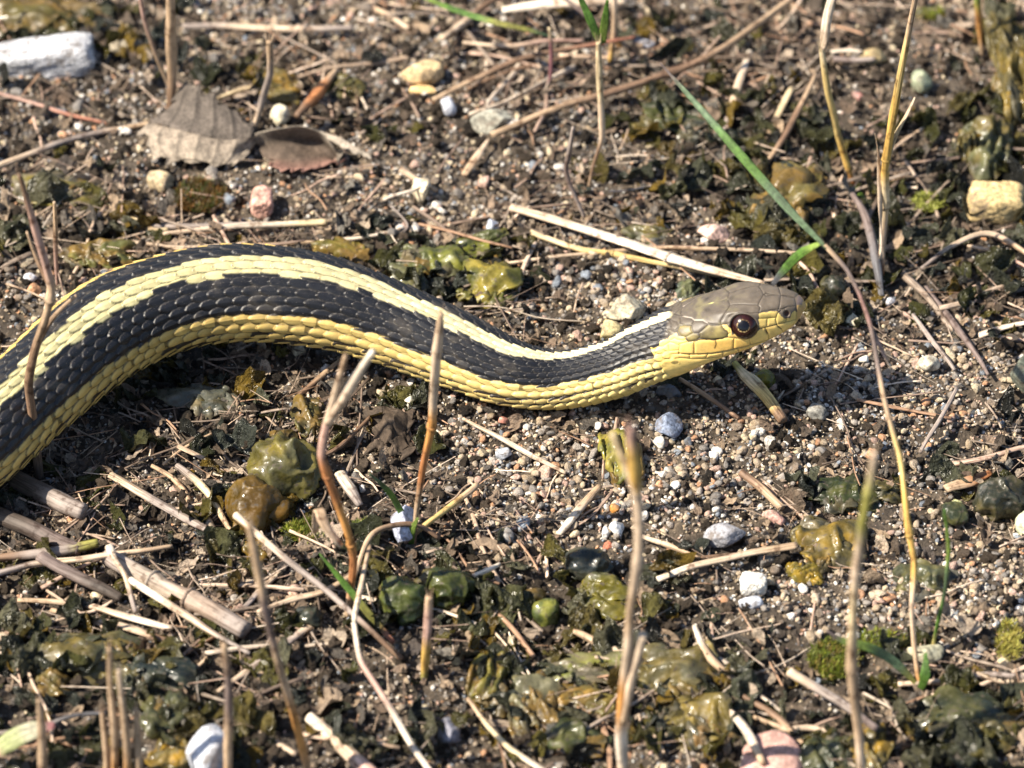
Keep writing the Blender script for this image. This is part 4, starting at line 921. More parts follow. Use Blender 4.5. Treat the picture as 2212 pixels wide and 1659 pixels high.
lie('grey straw leaning on the right edge above the yellow rock', [(1990,580,.1),(2060,530,.2),(2140,505,.2),(2240,560,.1)], [8,12,13,10], ['grey','pale','tan'])
lie('thin red stem lying at the right edge below the yellow rock', [(2090,530,.1),(2160,548,.1),(2240,590,.1)], [8,8,7], ['pale','pink'])
lie('short brown stick lying across the shade under the snake loop', [(640,860),(690,818),(745,770)], [10,13,9], ['brown','tan'], 'dry_stick', 'stick')
lie('pale grooved wood chip right of the orange stem', [(733,1022,.1),(755,1056,.1),(778,1092)], [24,28,16], ['white','grey'], 'wood_chip', 'wood chip', flat=.6)
lie('brown twig meeting the orange stem at its pale joint', [(682,992,.2),(730,966,.2),(800,900,.1)], [9,10,8], 'brown', 'twig', 'twig')
lie('hollow brown stem piece in the grit above the flat pale straw', [(1600,1020),(1640,1050),(1690,1098)], [16,18,16], ['brown','tan'], 'dry_stalk', 'stem')
# --- upright dry stalks and grass
def corners(pts):
    out = [pts[0]]
    for a, b in zip(pts[:-1], pts[1:]):
        a, b = np.array(a, float), np.array(b, float); out += [tuple(a + (b - a) * .14), tuple(a + (b - a) * .86)]
    return out + [pts[-1]]
def up(label, pts, w, c, name='grass_stalk', cat='stalk', **k):
    o, b = up0(label, corners(pts), w, c, name, cat, **k)
    w_ = float(np.atleast_1d(w)[-1])
    if w_ >= 10 and pts[-1][1] > 5:
        r_ = np.random.default_rng(_sd[0]); (u0, v0, h0_), (u1, v1, h1) = pts[-2], pts[-1]; L = math.hypot(u1 - u0, v1 - v0); du, dv = (u1 - u0) / L, (v1 - v0) / L
        for q in range(3):
            s_ = (q - 1) * w_ * .26; l = r_.uniform(8, 26); bu, bv = u1 - dv * s_, v1 + du * s_
            stalk('torn_fibre', None, None, [(bu - du * 10, bv - dv * 10, h1 - .1), (bu, bv, h1), (bu + du * l - dv * s_ * .9, bv + dv * l + du * s_ * .9, h1 + l / 90)], [w_ * .34, w_ * .3, 1.2], c[-1] if isinstance(c, list) else c, parent=o, pb=b, flat=.4, n=7, sides=6)
    return o, b
def up0(label, pts, w, c, name, cat, **k): return stalk(name, cat, label, pts, np.asarray(w, float) * .84, c, up=(0, -1, .01), **k)
o, b = up('bare red brown twig standing in front of the snake at the left', [(86,1040,0),(74,930,1.3),(62,830,2.6),(76,760,3.5),(106,660,4.8),(112,615,5.2),(76,490,6.7),(42,376,8.0)], [22,24,22,22,18,22,18,10], ['dark','brown','brown','tan','pink','brown'], 'twig', 'twig', node=(.62,))
stalk('side_shoot', None, None, [(74,760,3.5),(112,690,4.2),(165,638,4.8)], [12,11,7], ['brown','tan'], parent=o, pb=b)
stalk('side_shoot', None, None, [(110,620,5.1),(80,560,5.6),(58,500,6.2)], [12,11,5], ['brown','tan'], parent=o, pb=b)
up('thin upright stub just right of the red brown twig', [(124,615,0),(120,520,1.2),(117,436,2.2)], [9,14,8], ['pink','tan'], 'dry_stub', 'stub')
up('thick brown stalk standing at the top behind the dead leaf', [(368,250,.1),(370,120,1.6),(370,40,2.7),(366,-50,3.8)], [21,27,25,22], ['brown','tan','tan'], rough=.22)
up('thin reddish stalk leaning on the thick brown stalk', [(366,190,.2),(335,115,1.1),(312,40,2.0),(296,-40,3.0)], [10,12,11,10], ['tan','pink'])
up('grey bent stalk standing between the dead leaf and the rust brown stick', [(546,285,.1),(565,225,.8),(582,160,1.6),(582,86,2.5)], [11,18,18,20], ['pale','grey','tan'])
o, b = up('forked orange stem standing below the snake loop, with two pale tips', [(752,1330,0),(764,1215,1.4),(758,1165,2.0),(725,1075,3.0),(692,985,4.0),(703,920,4.7),(724,850,5.5),(746,768,6.5)], [17,18,19,20,21,21,19,10], ['tan','rust','orange','rust','pink','pale','tan'], 'forked_stalk', 'stem', node=(.27,.53))
stalk('branch', None, None, [(708,912,4.8),(752,840,5.6),(806,758,6.6)], [22,22,12], ['pale','white'], parent=o, pb=b)
stalk('sheath', None, None, [(738,1180,1.9),(700,1130,2.3),(690,1100,2.4),(682,1150,1.6)], [14,26,26,12], ['pale','tan','pale'], parent=o, pb=b, flat=.25)
o, b = up('upright stalk crossing the snake in the middle, pale above and orange below', [(893,1180,0),(900,1100,.9),(916,1000,2.1),(933,925,3.0),(936,860,3.8),(944,755,5.1),(953,676,6.0)], [12,14,18,20,24,25,10], ['brown','tan','rust','orange','pale','pale','tan'], 'grass_stalk', node=(.52,))
blade('blade', [(892,1175,.05),(868,1110,.6),(838,1060,1.2),(797,1022,1.7)], [9,14,13,3], ['green','green','teal'], parent=o, pb=b)
blade('blade', [(890,1178,.05),(888,1150,.4),(903,1118,.8)], [12,18,4], ['green','lime'], parent=o, pb=b)
o, b = up('blurred forked stalk standing right of centre in front of the grit', [(1350,1700,0),(1342,1600,1.2),(1348,1500,2.4),(1360,1380,3.9),(1364,1300,4.9),(1380,1180,6.3),(1378,1070,7.4),(1368,990,8.2),(1360,922,8.9)], [24,28,26,24,20,22,26,30,22], ['orange','white','orange','pale','tan','pale','pale','gold','pink'], 'forked_stalk', node=(.62,))
stalk('branch', None, None, [(1376,1075,7.4),(1352,1010,7.9),(1322,935,8.5)], [16,14,12], ['pale','cream'], parent=o, pb=b)
stalk('branch', None, None, [(1348,1560,1.9),(1368,1450,3.1),(1388,1370,4.0)], [16,18,20], ['tan','pale','pale'], parent=o, pb=b)
o, b = up('tall grass stalk right of the snake head, with long green blade and orange foot', [(1987,1490,0),(1975,1400,.7),(1970,1320,1.3),(1974,1215,2.0),(1960,1120,2.7),(1940,975,3.6),(1902,830,4.4),(1882,712,5.0),(1858,640,5.25),(1830,584,5.45),(1782,530,5.7)], [12,13,13,17,15,14,12,11,10,10,13], ['orange','tan','pale','gold','gold','yel','tan','mauve',(.26,.15,.13),'mauve','tan'], 'grass_plant', 'grass', node=(.36,))
blade('blade', [(1786,536,5.7),(1700,448,6.1),(1600,335,6.6),(1500,220,7.0),(1426,136,7.3)], [8,18,19,13,3], ['teal','teal','green','teal','mauve'], parent=o, pb=b)
blade('blade', [(1775,524,5.7),(1728,548,5.2),(1692,585,4.8),(1668,616,4.5)], [8,20,18,9], ['lime','green','slate'], parent=o, pb=b)
stalk('sheath', None, None, [(1882,706,5.0),(1902,750,4.7),(1926,800,4.3)], [9,12,4], ['mauve','pink','pale'], parent=o, pb=b, flat=.3)
blade('blade', [(1990,1488,.05),(1930,1428,.6),(1870,1396,1.1),(1820,1384,1.3),(1786,1362,1.5)], [6,20,20,14,5], ['olive','teal','lime','mauve'], parent=o, pb=b)
blade('blade', [(1988,1492,.05),(1998,1460,.4),(2000,1410,.7)], [12,22,6], ['green','green'], parent=o, pb=b)
o, b = up('tall blurred pale stalk rising from the bottom edge at the right', [(1872,1760,-.1),(1858,1620,1.5),(1852,1560,2.2),(1840,1440,3.6),(1842,1340,4.8),(1852,1230,6.1),(1866,1120,7.4),(1890,976,8.9)], [20,22,24,24,22,22,20,16], ['tan','pale','tan','tan','cream','pale','olive','pale'], node=(.42,.9))
o, b = up('slim green grass stem in the lower right', [(2012,1408,0),(2026,1345,.7),(2044,1270,1.5),(2050,1190,2.4),(2040,1100,3.3)], [9,10,9,12,5], ['yel','green','teal','lime','green'], 'grass_sprout', 'grass', mat=M_BLADE)
o, b = up('left yellow stalk at the top right, with a pale sheath', [(1846,400,.0),(1828,350,.6),(1806,280,1.4),(1792,210,2.2),(1775,100,3.4)], [14,16,17,17,15], ['rust','gold','yel','yel','cream'], node=(.18,))
stalk('sheath', None, None, [(1777,104,3.4),(1790,30,4.2),(1812,-60,5.2)], [18,26,26], ['pale','white','pale'], parent=o, pb=b, flat=.6)
blade('blade', [(1842,398,0),(1862,425,.1),(1880,448,.1)], [9,12,4], ['green','lime'], parent=o, pb=b)
o, b = up('right yellow stalk at the top right, rising out of the picture', [(1905,600,0),(1905,540,.5),(1912,450,1.6),(1912,370,2.6),(1924,270,3.8),(1946,160,5.1),(1975,10,6.8),(1984,-50,7.5)], [14,16,22,20,22,18,15,15], ['rust','pale','cream','gold','gold','yel','tan','tan'], node=(.28,.45))
stalk('sheath', None, None, [(1914,372,2.6),(1932,300,3.4),(1976,210,4.3)], [12,16,4], ['cream','cream','pale'], parent=o, pb=b, flat=.4)
stalk('sheath', None, None, [(1903,560,.4),(1902,450,1.7),(1898,350,2.7),(1890,288,3.4)], [10,12,9,3], ['white','pale','pale'], parent=o, pb=b, flat=.4)
o, b = up('pale stalk with a green tuft at the top middle', [(1270,412,0),(1282,360,.5),(1302,300,1.1),(1298,200,2.2),(1292,90,3.5)], [7,8,18,17,14], ['tan','brown','pale','cream','cream'], 'grass_plant', 'grass')
blade('blade', [(1298,95,3.4),(1278,50,3.9),(1244,-25,4.6)], [15,20,8], ['lime','green','green'], parent=o, pb=b)
blade('blade', [(1300,92,3.4),(1306,50,3.9),(1312,0,4.5)], [18,18,6], ['lime','green'], parent=o, pb=b)
blade('green_blade', [(910,-8,1.2),(985,22,1.5),(1070,48,1.6),(1140,64,1.5),(1200,82,1.2)], [8,14,15,13,5], ['lime','green','olive','teal'], label='long green blade arching over the top left of the green tuft', cat='grass blade')
o, b = up('rusty hooked stem tip hanging left of the green tuft', [(1340,100,.3),(1305,60,.8),(1262,30,1.1),(1215,-8,1.4)], [16,14,12,12], ['orange','tan','mauve','mauve'], 'hooked_stalk', 'stem')
o, b = up('short white stub hanging off a red joint under the hooked stem', [(1178,195,.1),(1190,160,.5),(1192,120,.9),(1186,60,1.6)], [7,12,11,8], ['white','purple','purple','cream'], 'dry_stub', 'stub')
up('orange stem standing behind the green tuft', [(1318,135,0),(1328,70,.8),(1326,-10,1.7)], [12,18,14], ['gold','tan','pale'], 'dry_stalk', 'stem')
up('dark forked twig standing below the green tuft stalk', [(1262,470,0),(1232,400,.7),(1222,360,1.1),(1238,275,2.1)], [9,12,16,9], ['grey','mauve','grey'], 'twig', 'twig')
up('green and orange grass shoot at the top right edge', [(2122,120,0),(2116,60,.7),(2110,-20,1.7)], [9,18,18], ['tan','orange','lime'], 'grass_shoot', 'grass')
up('short pale stub standing below the two lower jelly balls', [(916,1470,0),(918,1440,.3),(924,1360,1.3),(927,1288,2.1)], [16,22,22,17], ['olive','gold','pink','tan'], 'dry_stub', 'stub')
up('long reddish white stem bending from the orange stem foot to the bottom edge', [(955,1700,.1),(900,1620,.4),(830,1510,.8),(780,1425,1.0),(764,1340,1.2),(778,1260,1.1),(800,1180,.9)], [16,15,15,14,13,13,9], ['white','white','pink','white','pale','tan'], 'dry_stalk', 'stem', bend=.04)
up('thin blond stem at the bottom middle', [(1185,1672,.1),(1100,1618,.3),(1055,1570,.5),(1010,1508,.6)], [14,14,13,9], ['white','cream','tan'], 'dry_stalk', 'stem')
up('tall thin blurred stem in the lower left, leaning left', [(672,1690,0),(640,1560,1.4),(600,1420,3.1),(572,1300,4.5),(550,1200,5.6),(538,1130,6.3)], [18,20,18,19,22,18], ['tan','orange','tan','mauve','tan','tan'])
up('straight blurred stem right of the white rock at the bottom', [(492,1720,0),(494,1600,1.3),(492,1480,2.7),(484,1390,3.7)], [20,22,20,16], ['orange','tan','mauve','tan'])
up('blurred stem over the pink tipped leaf in the lower left corner', [(92,1720,0),(94,1640,.9),(90,1550,1.9),(84,1510,2.4)], [22,24,20,12], ['pink','tan','tan'])
for i, (pt, ww, lab) in enumerate([([(228,1720,0),(230,1640,.8),(220,1540,1.9)], 16, 'leftmost of the blurred stubs in the lower left cluster'),
        ([(250,1720,0),(248,1600,1.4),(240,1500,2.5),(236,1400,3.6)], 17, 'thinnest and tallest of the blurred stubs in the lower left cluster'),
        ([(276,1720,0),(272,1600,1.4),(264,1520,2.3),(256,1445,3.1)], 18, 'blurred stub with a pale knob in the lower left cluster'),
        ([(304,1720,0),(300,1620,1.1),(294,1530,2.1)], 18, 'rightmost of the blurred stubs in the lower left cluster')]):
    up(lab, pt, [ww, ww * 1.1, ww * .7], ['orange', 'tan', 'pale' if i == 2 else 'tan'], 'dry_stub', 'stub', group='blurred stubs in the lower left corner')
blade('green_blade', [(850,1388,.1),(800,1330,.5),(745,1262,1.0),(690,1196,1.5)], [10,16,14,3], ['red','olive','green','green'], label='bright green blade with a red foot below the orange stem', cat='grass blade')
blade('spotted_leaf', [(-30,1640,.5),(30,1596,.9),(80,1574,1.1),(118,1566,1.2)], [20,42,38,12], [(.42,.22,.18),(.38,.42,.18),(.52,.50,.34),(.42,.18,.18)], label='pale green leaf with pink edges in the lower left corner', cat='leaf')
# --- dead leaves
root = bpy.data.objects.new('dead_leaf', None); COL.objects.link(root); rb = ground_at(430, 330, 0); root.location = Vector(rb) * S
tag(root, 'large folded grey brown dead leaf lying behind the snake loop', 'leaf')
sheet('lower_half', [[(318,262,.40),(400,284,.50),(480,300,.46),(552,300,.42)], [(308,284,.30),(395,310,.36),(478,324,.34),(556,294,.40)], [(322,316,.16),(392,338,.22),(470,344,.24),(546,318,.22)], [(344,350,.10),(408,350,.13),(466,360,.14),(520,352,.14)]], [(.33,.27,.21),(.42,.35,.27)], M_DEAD, root, rb, veins=6, wob=.035, edge=.12, n=34, m=70, t=.010)
sheet('upper_half', [[(318,262,.40),(400,284,.50),(480,300,.46),(552,300,.42)], [(352,244,.50),(412,250,.66),(485,272,.62),(548,290,.50)], [(372,218,.62),(418,218,.84),(482,244,.74),(546,282,.52)], [(386,188,.78),(424,192,.98),(474,214,.86),(544,272,.56)]], [(.17,.14,.115),(.14,.115,.095)], M_DEAD, root, rb, veins=5, wob=.035, edge=.12, n=34, m=70, t=.010)  # darker than the lower half: shade of the fold put into the colour
sheet('curled_leaf', [[(548,284,.5),(610,276,.75),(665,278,.8),(700,292,.65),(735,330,.3)], [(552,310,.25),(610,300,.35),(670,300,.35),(705,312,.3),(740,345,.15)], [(580,340,.1),(620,338,.12),(680,336,.12),(716,338,.1),(744,350,.06)], [(585,352,.22),(625,368,.25),(672,362,.3),(712,350,.2),(750,338,.2)]], [(.34,.29,.23),(.10,.075,.055),(.14,.10,.075),(.40,.22,.17)], M_DEAD, label='small curled dead leaf cupped beside the large folded leaf', cat='leaf', wob=.08, edge=.1, n=34, m=50, t=.012)  # lit rim and shaded hollow painted in; reddish lower edge is its own colour
sheet('leaf_fragment', [[(690,282,.1),(740,300,.2),(800,336,.1)], [(700,300,.05),(745,318,.1),(805,345,.05)]], (.45,.39,.32), M_DEAD, label='pale strip of leaf lying right of the curled dead leaf', cat='leaf')
sheet('pink_leaf', [[(1628,1588,.30),(1682,1578,.36),(1722,1606,.30),(1740,1660,.2)], [(1606,1620,.26),(1665,1625,.42),(1712,1655,.36),(1728,1700,.2)], [(1596,1660,.2),(1640,1680,.30),(1690,1710,.28),(1715,1740,.15)]], (.66,.40,.33), M_DEAD, label='rounded pink dead leaf at the bottom edge', cat='leaf', wob=.02, edge=.05)
sheet('curled_strip', [[(1000,1180,.1),(1050,1160,.3),(1100,1185,.2),(1120,1240,.05)], [(1005,1195,.05),(1050,1178,.2),(1090,1200,.12),(1105,1245,.03)]], (.26,.19,.13), M_DEAD, label='curled brown leaf strip right of the grass foot', cat='leaf')
sheet('brown_flake', [[(790,890,.1),(830,880,.3),(880,900,.2)], [(800,930,.1),(840,925,.4),(890,940,.2)], [(810,970,.05),(850,975,.2),(900,980,.1)]], (.10,.072,.05), M_DEAD, label='dark crumpled leaf left of the middle stalk', cat='leaf', wob=.16, f=5, edge=.22, veins=4, n=34, m=40)
# --- stones
stone('large white chalky rock at the upper left edge', 88, 130, 285, 96, (.60,.61,.64), .55, -9, 77, M_CHALK, 'chalk_rock', 'rock', .45, .1, depth=.9, box=5)
stone('pointed white rock standing at the bottom edge left of the straight stem', 448, 1632, 92, 128, (.62,.64,.70), .1, 28, 82, M_CHALK, 'white_rock', 'rock', .15, .03, 6)
stone('large cream stone at the top left of the brown stems', 912, 154, 100, 72, (.72,.52,.28), .4, -8, 91)
stone('small cream stone tucked under the large cream stone', 918, 196, 74, 26, (.70,.48,.22), .7, 0)
stone('bluish white oval pebble below the cream stones', 968, 232, 40, 50, (.62,.64,.70), .7, 15)
stone('grey green angular stone beside the start of the long brown stem', 1062, 263, 104, 58, (.34,.33,.27), .25, -12, 133, M_STONE)
stone('big yellow rock by the right edge', 2152, 438, 138, 88, (.62,.46,.22), .15, 6, 140, M_STONE, 'yellow_rock', 'rock', .35, .06, 7, box=4.5)
stone('pink cracked stone above the wide pale straw', 1542, 505, 74, 46, (.62,.42,.35), .15, 0, 151, M_STONE)
stone('salmon pink block shaped pebble below the curled leaf', 566, 438, 54, 66, (.66,.38,.30), .35, 5, 160, box=4)
stone('round tan stone between the dead leaf and the mossy crumb', 348, 392, 68, 54, (.42,.33,.20), .85, 20, 162)
stone('cream pebble standing behind the curled leaf', 605, 252, 46, 50, (.74,.66,.48), .6, 0)
stone('white oval pebble standing in the upper middle', 912, 405, 44, 66, (.72,.62,.44), .8, 10)
stone('larger tan rock behind the snake neck', 1356, 668, 98, 74, (.50,.44,.32), .2, -5, 171, M_STONE, 'tan_rock', 'rock')
stone('smaller yellowish rock against the snake neck', 1316, 714, 66, 52, (.50,.42,.22), .2, -20, 174, M_STONE, 'tan_rock', 'rock')
stone('blue grey stone in the grit below the snake throat', 1443, 920, 66, 60, (.20,.24,.33), .3, 10, 181, M_STONE)
stone('white rough pebble below the right end of the flat pale straw', 1628, 1262, 58, 50, (.74,.72,.66), .4, 0, 185, M_CHALK, box=3.5)
stone('bluish white smooth pebble just under the white rough one', 1616, 1304, 62, 40, (.66,.70,.78), .8, -6)
stone('large flat grey stone in the grit right of the forked stalk', 1562, 1156, 96, 52, (.27,.27,.29), .35, -12, 190, M_STONE)
stone('white quartz pebble right of the brown litter', 1334, 1142, 32, 44, (.80,.79,.76), .5, -15)
stone('small white quartz grain left of the quartz pebble', 1306, 1150, 20, 28, (.78,.77,.74), .6, 0)
stone('pale blue wedge of stone behind the green blades', 874, 1132, 62, 86, (.42,.45,.56), .1, 10, 201, M_STONE, 'stone', 'stone', .2, .03, 6)
stone('smooth grey green oval stone near the right yellow stalk', 1990, 178, 52, 70, (.30,.33,.22), .9, 12)
stone('tan block at the top right between the yellow stalks', 1888, 125, 68, 46, (.48,.36,.18), .3, 6)
stone('flat olive grey stone in the moss at the lower right', 1998, 1412, 80, 46, (.36,.34,.24), .3, -8)
stone('round tan pebble in the grit near the right grass stalk', 2006, 790, 52, 46, (.52,.47,.36), .9, 0)
stone('round pink pebble above the green jelly at the top right', 1852, 208, 30, 26, (.50,.25,.22), .9, 0)
stone('pink granite pebble lying by the lowest raised grey stem', 636, 1283, 34, 40, (.68,.44,.34), .4, 0)
stone('slate slab in the upper left litter', 265, 98, 100, 46, (.30,.26,.19), .4, -12)
stone('blue grey oval pebble near the top right of the middle', 1390, 96, 66, 26, (.30,.31,.36), .8, 0)
stone('small blue white pebble below the white upright one', 1066, 488, 30, 38, (.58,.62,.72), .2, 10)
stone('orange red chip near the dark forked twig', 1342, 440, 14, 10, (.70,.16,.06), .6, 0)
stone('pale chip of shell left of the lower straw pieces', 208, 1288, 34, 30, (.80,.66,.45), .3, 0)
stone('yellow white pebble lying by the snake chin', 1550, 820, 26, 18, (.66,.58,.40), .6, 0)
stone('pink pebble in the grit under the snake belly', 1086, 908, 24, 22, (.70,.32,.24), .6, 0)
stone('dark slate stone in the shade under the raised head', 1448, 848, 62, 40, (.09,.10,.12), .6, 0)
stone('grey flat chip below the middle jelly pair', 975, 1580, 60, 60, (.22,.22,.26), .2, -18, None, None, 'stone_chip', 'stone', .4)
stone('white cube shaped grain right of the snout', 1922, 652, 26, 24, (.72,.72,.78), .1, 10, planes=6)
stone('white round pebble in the grit right of the head', 1840, 690, 40, 36, (.76,.68,.50), .8, 0)
stone('bright white pebble in the grit below right of the head', 1866, 776, 24, 22, (.80,.78,.66), .9, 0)
stone('grey rough pebble in the grit below the rotten stem', 1762, 890, 50, 44, (.28,.27,.24), .4, 0)
stone('green grey pebble standing near the right edge', 2210, 810, 60, 90, (.12,.13,.10), .4, 10)
stone('cream pebble standing near the lower right edge', 2212, 1130, 38, 56, (.50,.52,.36), .7, 8)
stone('cream seed shaped pebble at the right of the hollow stem', 2068, 1090, 24, 32, (.46,.46,.22), .8, 0)
stone('orange pebble in the gravel above the brown litter', 1330, 1148 - 50, 26, 26, (.58,.26,.06), .9, 0)
stone('red brown block pebble below the quartz pebble', 1313, 1180, 24, 22, (.50,.17,.10), .3, 20)
stone('pink quartz lump in the right part of the grit', 1672, 1120, 52, 40, (.58,.34,.28), .3, 0)
stone('white pebble right of the blurred stalk tip', 1426, 956, 30, 28, (.80,.76,.66), .2, 0)
stone('small grey pebble in the snake shade right of the loop', 704, 796, 26, 24, (.42,.42,.42), .8, 0)
stone('brownish flat pebble under the loop of the snake', 735, 806, 40, 24, (.42,.33,.27), .5, -20)
stone('white chip in the grit below the stalk crossing', 888, 868, 34, 36, (.72,.66,.52), .1, 0)
stone('grey slab pebble left of the white straw in the grit', 1086, 980, 40, 24, (.38,.40,.44), .2, -10)
stone('dark grey pebble right of the pale blue wedge', 1092, 1160, 32, 44, (.24,.23,.22), .7, 12)
stone('brownish orange pebble at the left edge below the red twig', 74, 626, 32, 30, (.55,.30,.16), .8, 0)
stone('white pebble at the left edge beside the red brown twig', 64, 598, 34, 26, (.72,.72,.76), .5, 0)
# --- jelly alga lumps
jelly('large round olive jelly alga with a pointed top, left of the orange stem', 622, 1016, 142, 138, (.15,.13,.035), 8, .34, 1.5, (.075,.075,.04), point=.3, cav=.34)
jelly('amber jelly alga leaning against the large round one', 552, 1092, 104, 120, AM, -10, .25, 1.1, (.10,.06,.012), parts=[(30,14,90,64,(.15,.085,.016)), (-20,40,60,50,(.17,.11,.02))])
jelly('left of the two dark round jelly balls in the lower middle', 872, 1300, 98, 92, (.07,.085,.022), 0, .2, 1.4, parts=[(-30,-20,50,50,OL)])
jelly('right of the two dark round jelly balls in the lower middle', 968, 1272, 104, 90, (.065,.075,.02), 10, .22, 1.4, parts=[(-38,-16,60,44,OL),(26,-6,56,60,(.05,.06,.02))])
jelly('smooth green jelly bead under an amber flap', 1178, 1322, 58, 58, (.16,.17,.04), 0, .05, 1.0, parts=[(-24,-34,46,34,AM)])
jelly('golden brown jelly lump above the moss in the lower right', 1790, 1176, 144, 76, (.20,.135,.025), 6, .3, 1.2, OL, parts=[(-20,22,70,36,AM)])
jelly('small golden jelly lump left under the golden brown one', 1740, 1238, 66, 44, (.22,.15,.02), 0, .3, 1.3, parts=[(34,-14,34,34,AM)])
jelly('olive jelly lump touching the snake back left of the green ridge', 742, 545, 118, 48, (.11,.10,.02), 12, .2, 1.2, AM)
jelly('greenish jelly ridge behind the snake, bent like a wave', 950, 566, 130, 62, (.13,.14,.025), -8, .25, 1.2, (.07,.08,.03), parts=[(60,-24,90,50,(.12,.13,.02)),(110,-48,70,44,(.08,.08,.025)),(-70,-6,70,60,GY)])
jelly('ochre jelly fan behind the snake at the foot of the wave', 1056, 612, 112, 96, (.20,.17,.035), -20, .35, 1.3, (.07,.075,.02), parts=[(-36,28,60,30,YG),(-10,-44,26,50,GY),(40,16,40,50,(.15,.13,.03))], cav=.2)
jelly('grey green jelly cap close behind the snake back', 880, 606, 84, 56, (.12,.12,.06), 10, .15, 1.2)
jelly('folded olive jelly mass in the lower middle, left lobe', 1050, 1470, 80, 96, (.13,.12,.03), -10, .35, 1.5, AM, parts=[(-14,50,36,28,AM),(30,40,60,70,GY)])
jelly('grey cupped jelly sheet in the middle of the lower jelly mass', 1152, 1520, 104, 104, (.13,.125,.08), 12, .2, 1.1, AM, cav=.45)
jelly('long green jelly fold on top of the lower jelly mass', 1262, 1446, 200, 58, (.14,.155,.035), -10, .3, 1.1, GY)
jelly('wrinkled amber jelly fold at the heart of the lower jelly mass', 1240, 1512, 130, 56, (.17,.11,.03), -14, .4, 1.8, OL, parts=[(60,20,90,50,(.13,.11,.03))])
jelly('dark jelly lump below the wrinkled amber fold', 1250, 1600, 110, 70, (.06,.065,.025), 10, .3, 1.3)
jelly('grey tent shaped jelly left of the blurred stalk', 1300, 1272, 88, 66, (.09,.09,.05), 0, .25, 1.0, (.10,.09,.012), point=.25, parts=[(10,40,110,54,(.10,.09,.02))])
jelly('dark leathery jelly above the green jelly bead', 1268, 1222, 96, 62, (.05,.052,.04), 10, .3, 1.2)
jelly('tall pale jelly fan behind the blurred forked tip', 1338, 985, 76, 110, (.24,.21,.05), 8, .3, 1.3, (.10,.11,.03), point=.2)
jelly('large grey jelly flap right of the blurred stalk', 1450, 1452, 150, 88, (.085,.085,.06), -6, .2, 1.0, OL)
jelly('olive jelly fold under the grey jelly flap', 1500, 1560, 140, 90, (.14,.11,.03), -30, .35, 1.2, DK, parts=[(40,30,80,60,(.16,.10,.04))])
jelly('tall amber jelly on the right edge at the top', 2190, 150, 86, 230, (.17,.12,.025), 4, .35, 1.5, OL, parts=[(-20,40,60,80,AM)])
jelly('broad brown olive jelly mass above the long green blade', 1705, 430, 150, 130, (.10,.085,.03), -12, .35, 1.3, AM, parts=[(-20,60,90,60,OL),(50,-30,70,60,GY)])
jelly('dark green jelly mass left of the long green blade', 1450, 250, 150, 74, (.055,.06,.02), 12, .35, 1.6, parts=[(60,36,90,50,DK),(-50,20,60,40,OL)])
jelly('grey green jelly clump by the right yellow stalk', 2128, 318, 104, 124, (.09,.095,.05), 0, .35, 1.3, OL)
jelly('large olive jelly at the left edge above the snake', 120, 415, 170, 78, (.11,.095,.02), 4, .2, 1.0, GY, parts=[(30,4,80,50,GY)])
jelly('low olive jelly lump behind the snake at the left', 210, 545, 140, 62, (.08,.085,.03), 0, .25, 1.4, AM)
jelly('wide brown green jelly in the top left corner', 90, 40, 230, 84, (.075,.065,.02), 4, .3, 1.4, AM, parts=[(100,20,90,40,(.09,.075,.02))])
jelly('brown jelly lump left of the rust brown stick', 600, 190, 110, 70, (.15,.10,.025), 0, .3, 1.2, OL)
jelly('thin olive jelly by the rust brown stick', 745, 185, 70, 60, (.12,.10,.03), 30, .3, 1.2)
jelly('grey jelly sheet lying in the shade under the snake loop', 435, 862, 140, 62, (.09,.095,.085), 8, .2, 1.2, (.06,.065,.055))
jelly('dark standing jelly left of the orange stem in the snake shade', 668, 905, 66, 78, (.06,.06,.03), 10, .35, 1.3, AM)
jelly('small amber jelly above the large round olive one', 610, 945, 56, 34, AM, 0, .2, 1.2)
jelly('round dark olive jelly pebble right of the snake snout', 1800, 620, 62, 52, (.07,.065,.03), 0, .1, 1.0)
jelly('olive green jelly bead under the snake chin', 1652, 822, 44, 44, (.16,.15,.02), 0, .1, 1.0)
jelly('upright dark jelly behind the snake head', 1490, 628, 44, 48, (.10,.11,.06), 0, .2, 1.3)
jelly('dark green crumpled jelly in the grit at the right', 1836, 1068, 120, 64, (.055,.06,.018), 6, .35, 1.5, parts=[(80,0,60,44,OL)])
jelly('round dark jelly bead near the lower right edge', 2060, 1020 + 90, 58, 50, (.09,.095,.04), 0, .15, 1.0)
jelly('brown green jelly at the right edge below the dark bead', 2170, 1190 - 110, 110, 90, (.06,.055,.03), 0, .3, 1.3)
jelly('amber jelly at the bottom edge left of the white rock', 372, 1640, 84, 72, (.20,.13,.02), -10, .25, 1.2, OL)
jelly('tall amber jelly at the bottom edge right of the pink leaf', 1880, 1620, 76, 90, (.22,.14,.02), 0, .3, 1.3, OL)
jelly('dark green jelly beside the pink leaf', 1790, 1640, 90, 80, (.06,.062,.025), 20, .2, 1.1)
jelly('dark folded jelly mass in the left lower corner', 180, 1420, 200, 84, (.04,.045,.03), 8, .35, 1.5, OL, parts=[(-70,60,70,60,AM),(60,40,120,60,DK)])
jelly('black green jelly below the pale splintered straws', 350, 1452, 130, 64, (.035,.04,.028), 0, .35, 1.4, parts=[(-70,20,80,40,OL)])
jelly('amber brown jelly by the foot of the raised grey stem', 560, 1190, 60, 46, (.20,.12,.02), 20, .3, 1.3)
jelly('olive jelly lump near the twig at the bottom left', 352, 1546, 90, 90, (.07,.07,.03), 0, .25, 1.2)
jelly('dark jelly pebble below the ringed stick end', 668, 1338, 60, 54, (.05,.055,.04), 0, .15, 1.1)
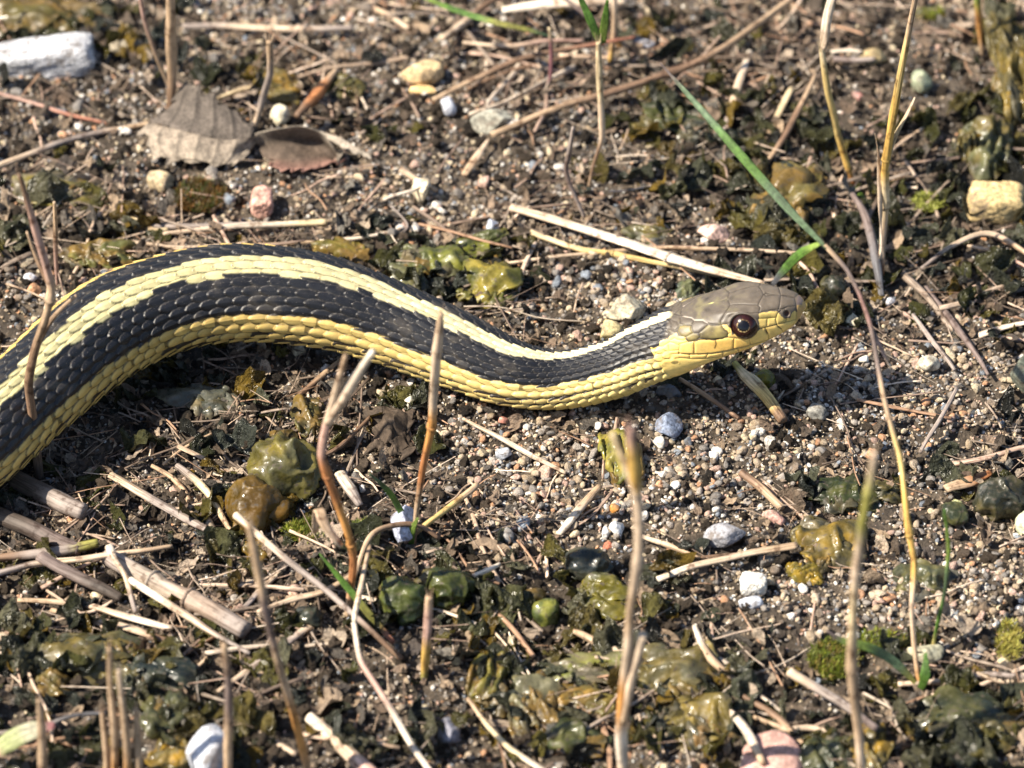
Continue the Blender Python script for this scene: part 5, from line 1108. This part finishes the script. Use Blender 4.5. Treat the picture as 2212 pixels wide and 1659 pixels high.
jelly('olive brown jelly right of the wide pale straw tip', 1400, 506, 90, 44, (.13,.11,.04), 0, .3, 1.3)
jelly('broad dark jelly at the lower right corner', 2090, 1560, 190, 90, (.05,.052,.022), 6, .35, 1.5, parts=[(80,30,90,60,OL),(-70,20,80,50,DK)])
jelly('flat translucent jelly by the golden stalk', 1990, 1260, 110, 60, (.13,.12,.05), 0, .3, 1.2)
# --- moss
def moss(name, label, u, v, w, h, n, pal, seed):
    r_ = np.random.default_rng(seed); P_, R_, C_ = [], [], []
    for i in range(n):
        a, r = r_.uniform(0, 6.28), r_.uniform(0, 1) ** .5
        p = ground_at(u + w / 2 * r * math.cos(a), v + h / 2 * r * math.sin(a), .05 + .05 * r_.uniform()); P_.append(p)
    tri_v, tri_f, tc_ = [], [], []
    for p in P_:
        c_ = np.array(pal[r_.integers(len(pal))]) * r_.uniform(.7, 1.2)
        for k in range(9):
            a, t = r_.uniform(0, 6.28), r_.uniform(.1, 1.3); d = np.array([math.cos(a) * math.sin(t), math.sin(a) * math.sin(t), math.cos(t)]); l = r_.uniform(.06, .13); s_ = norm(np.cross(d, [0, 0, 1.0]) + 1e-3) * .014
            q = p + d * .02 * k * .5; b0 = len(tri_v); tri_v += [q - s_, q + s_, q + d * l]; tri_f.append([b0, b0 + 1, b0 + 2]); tc_ += [c_] * 3
    o, b = obj(name, np.array(tri_v), f3=np.array(tri_f), col=np.array(tc_), mat=M_MOSSG); tag(o, label, 'moss')
M_MOSSG = mat_leaf('moss_leaf', .35, .5, 800, dist=.0001, lo=.8)
G1 = [(.19,.24,.03),(.26,.29,.04),(.12,.15,.03),(.26,.20,.05)]
moss('moss_patch', 'bright green moss patch left of the tall blurred pale stalk', 1800, 1425, 110, 84, 240, G1, 1)
moss('moss_patch', 'smaller green moss patch between the pale and golden stalks', 1905, 1390, 110, 50, 110, G1, 2)
moss('moss_tuft', 'bright green moss tuft below the amber jelly alga', 660, 1150, 90, 46, 150, G1, 3)
moss('moss_tuft', 'tiny green moss tuft right of the orange stem', 788, 1140, 50, 22, 60, G1, 4)
moss('moss_tuft', 'rusty brown moss crumb between the round tan stone and the pink pebble', 432, 425, 110, 70, 420, [(.16,.09,.03),(.24,.12,.03),(.10,.08,.03),(.10,.12,.03)], 5)
moss('moss_sprig', 'yellow green moss sprig left of the big yellow rock', 2002, 440, 70, 36, 90, [(.42,.44,.10),(.34,.36,.08)], 6)
moss('moss_sprig', 'yellow green moss sprig at the top right corner', 2010, 32, 60, 26, 70, G1, 7)
moss('moss_sprig', 'yellow moss curl at the lower right edge', 2180, 1390, 50, 90, 110, [(.46,.44,.10),(.40,.34,.08)], 8)
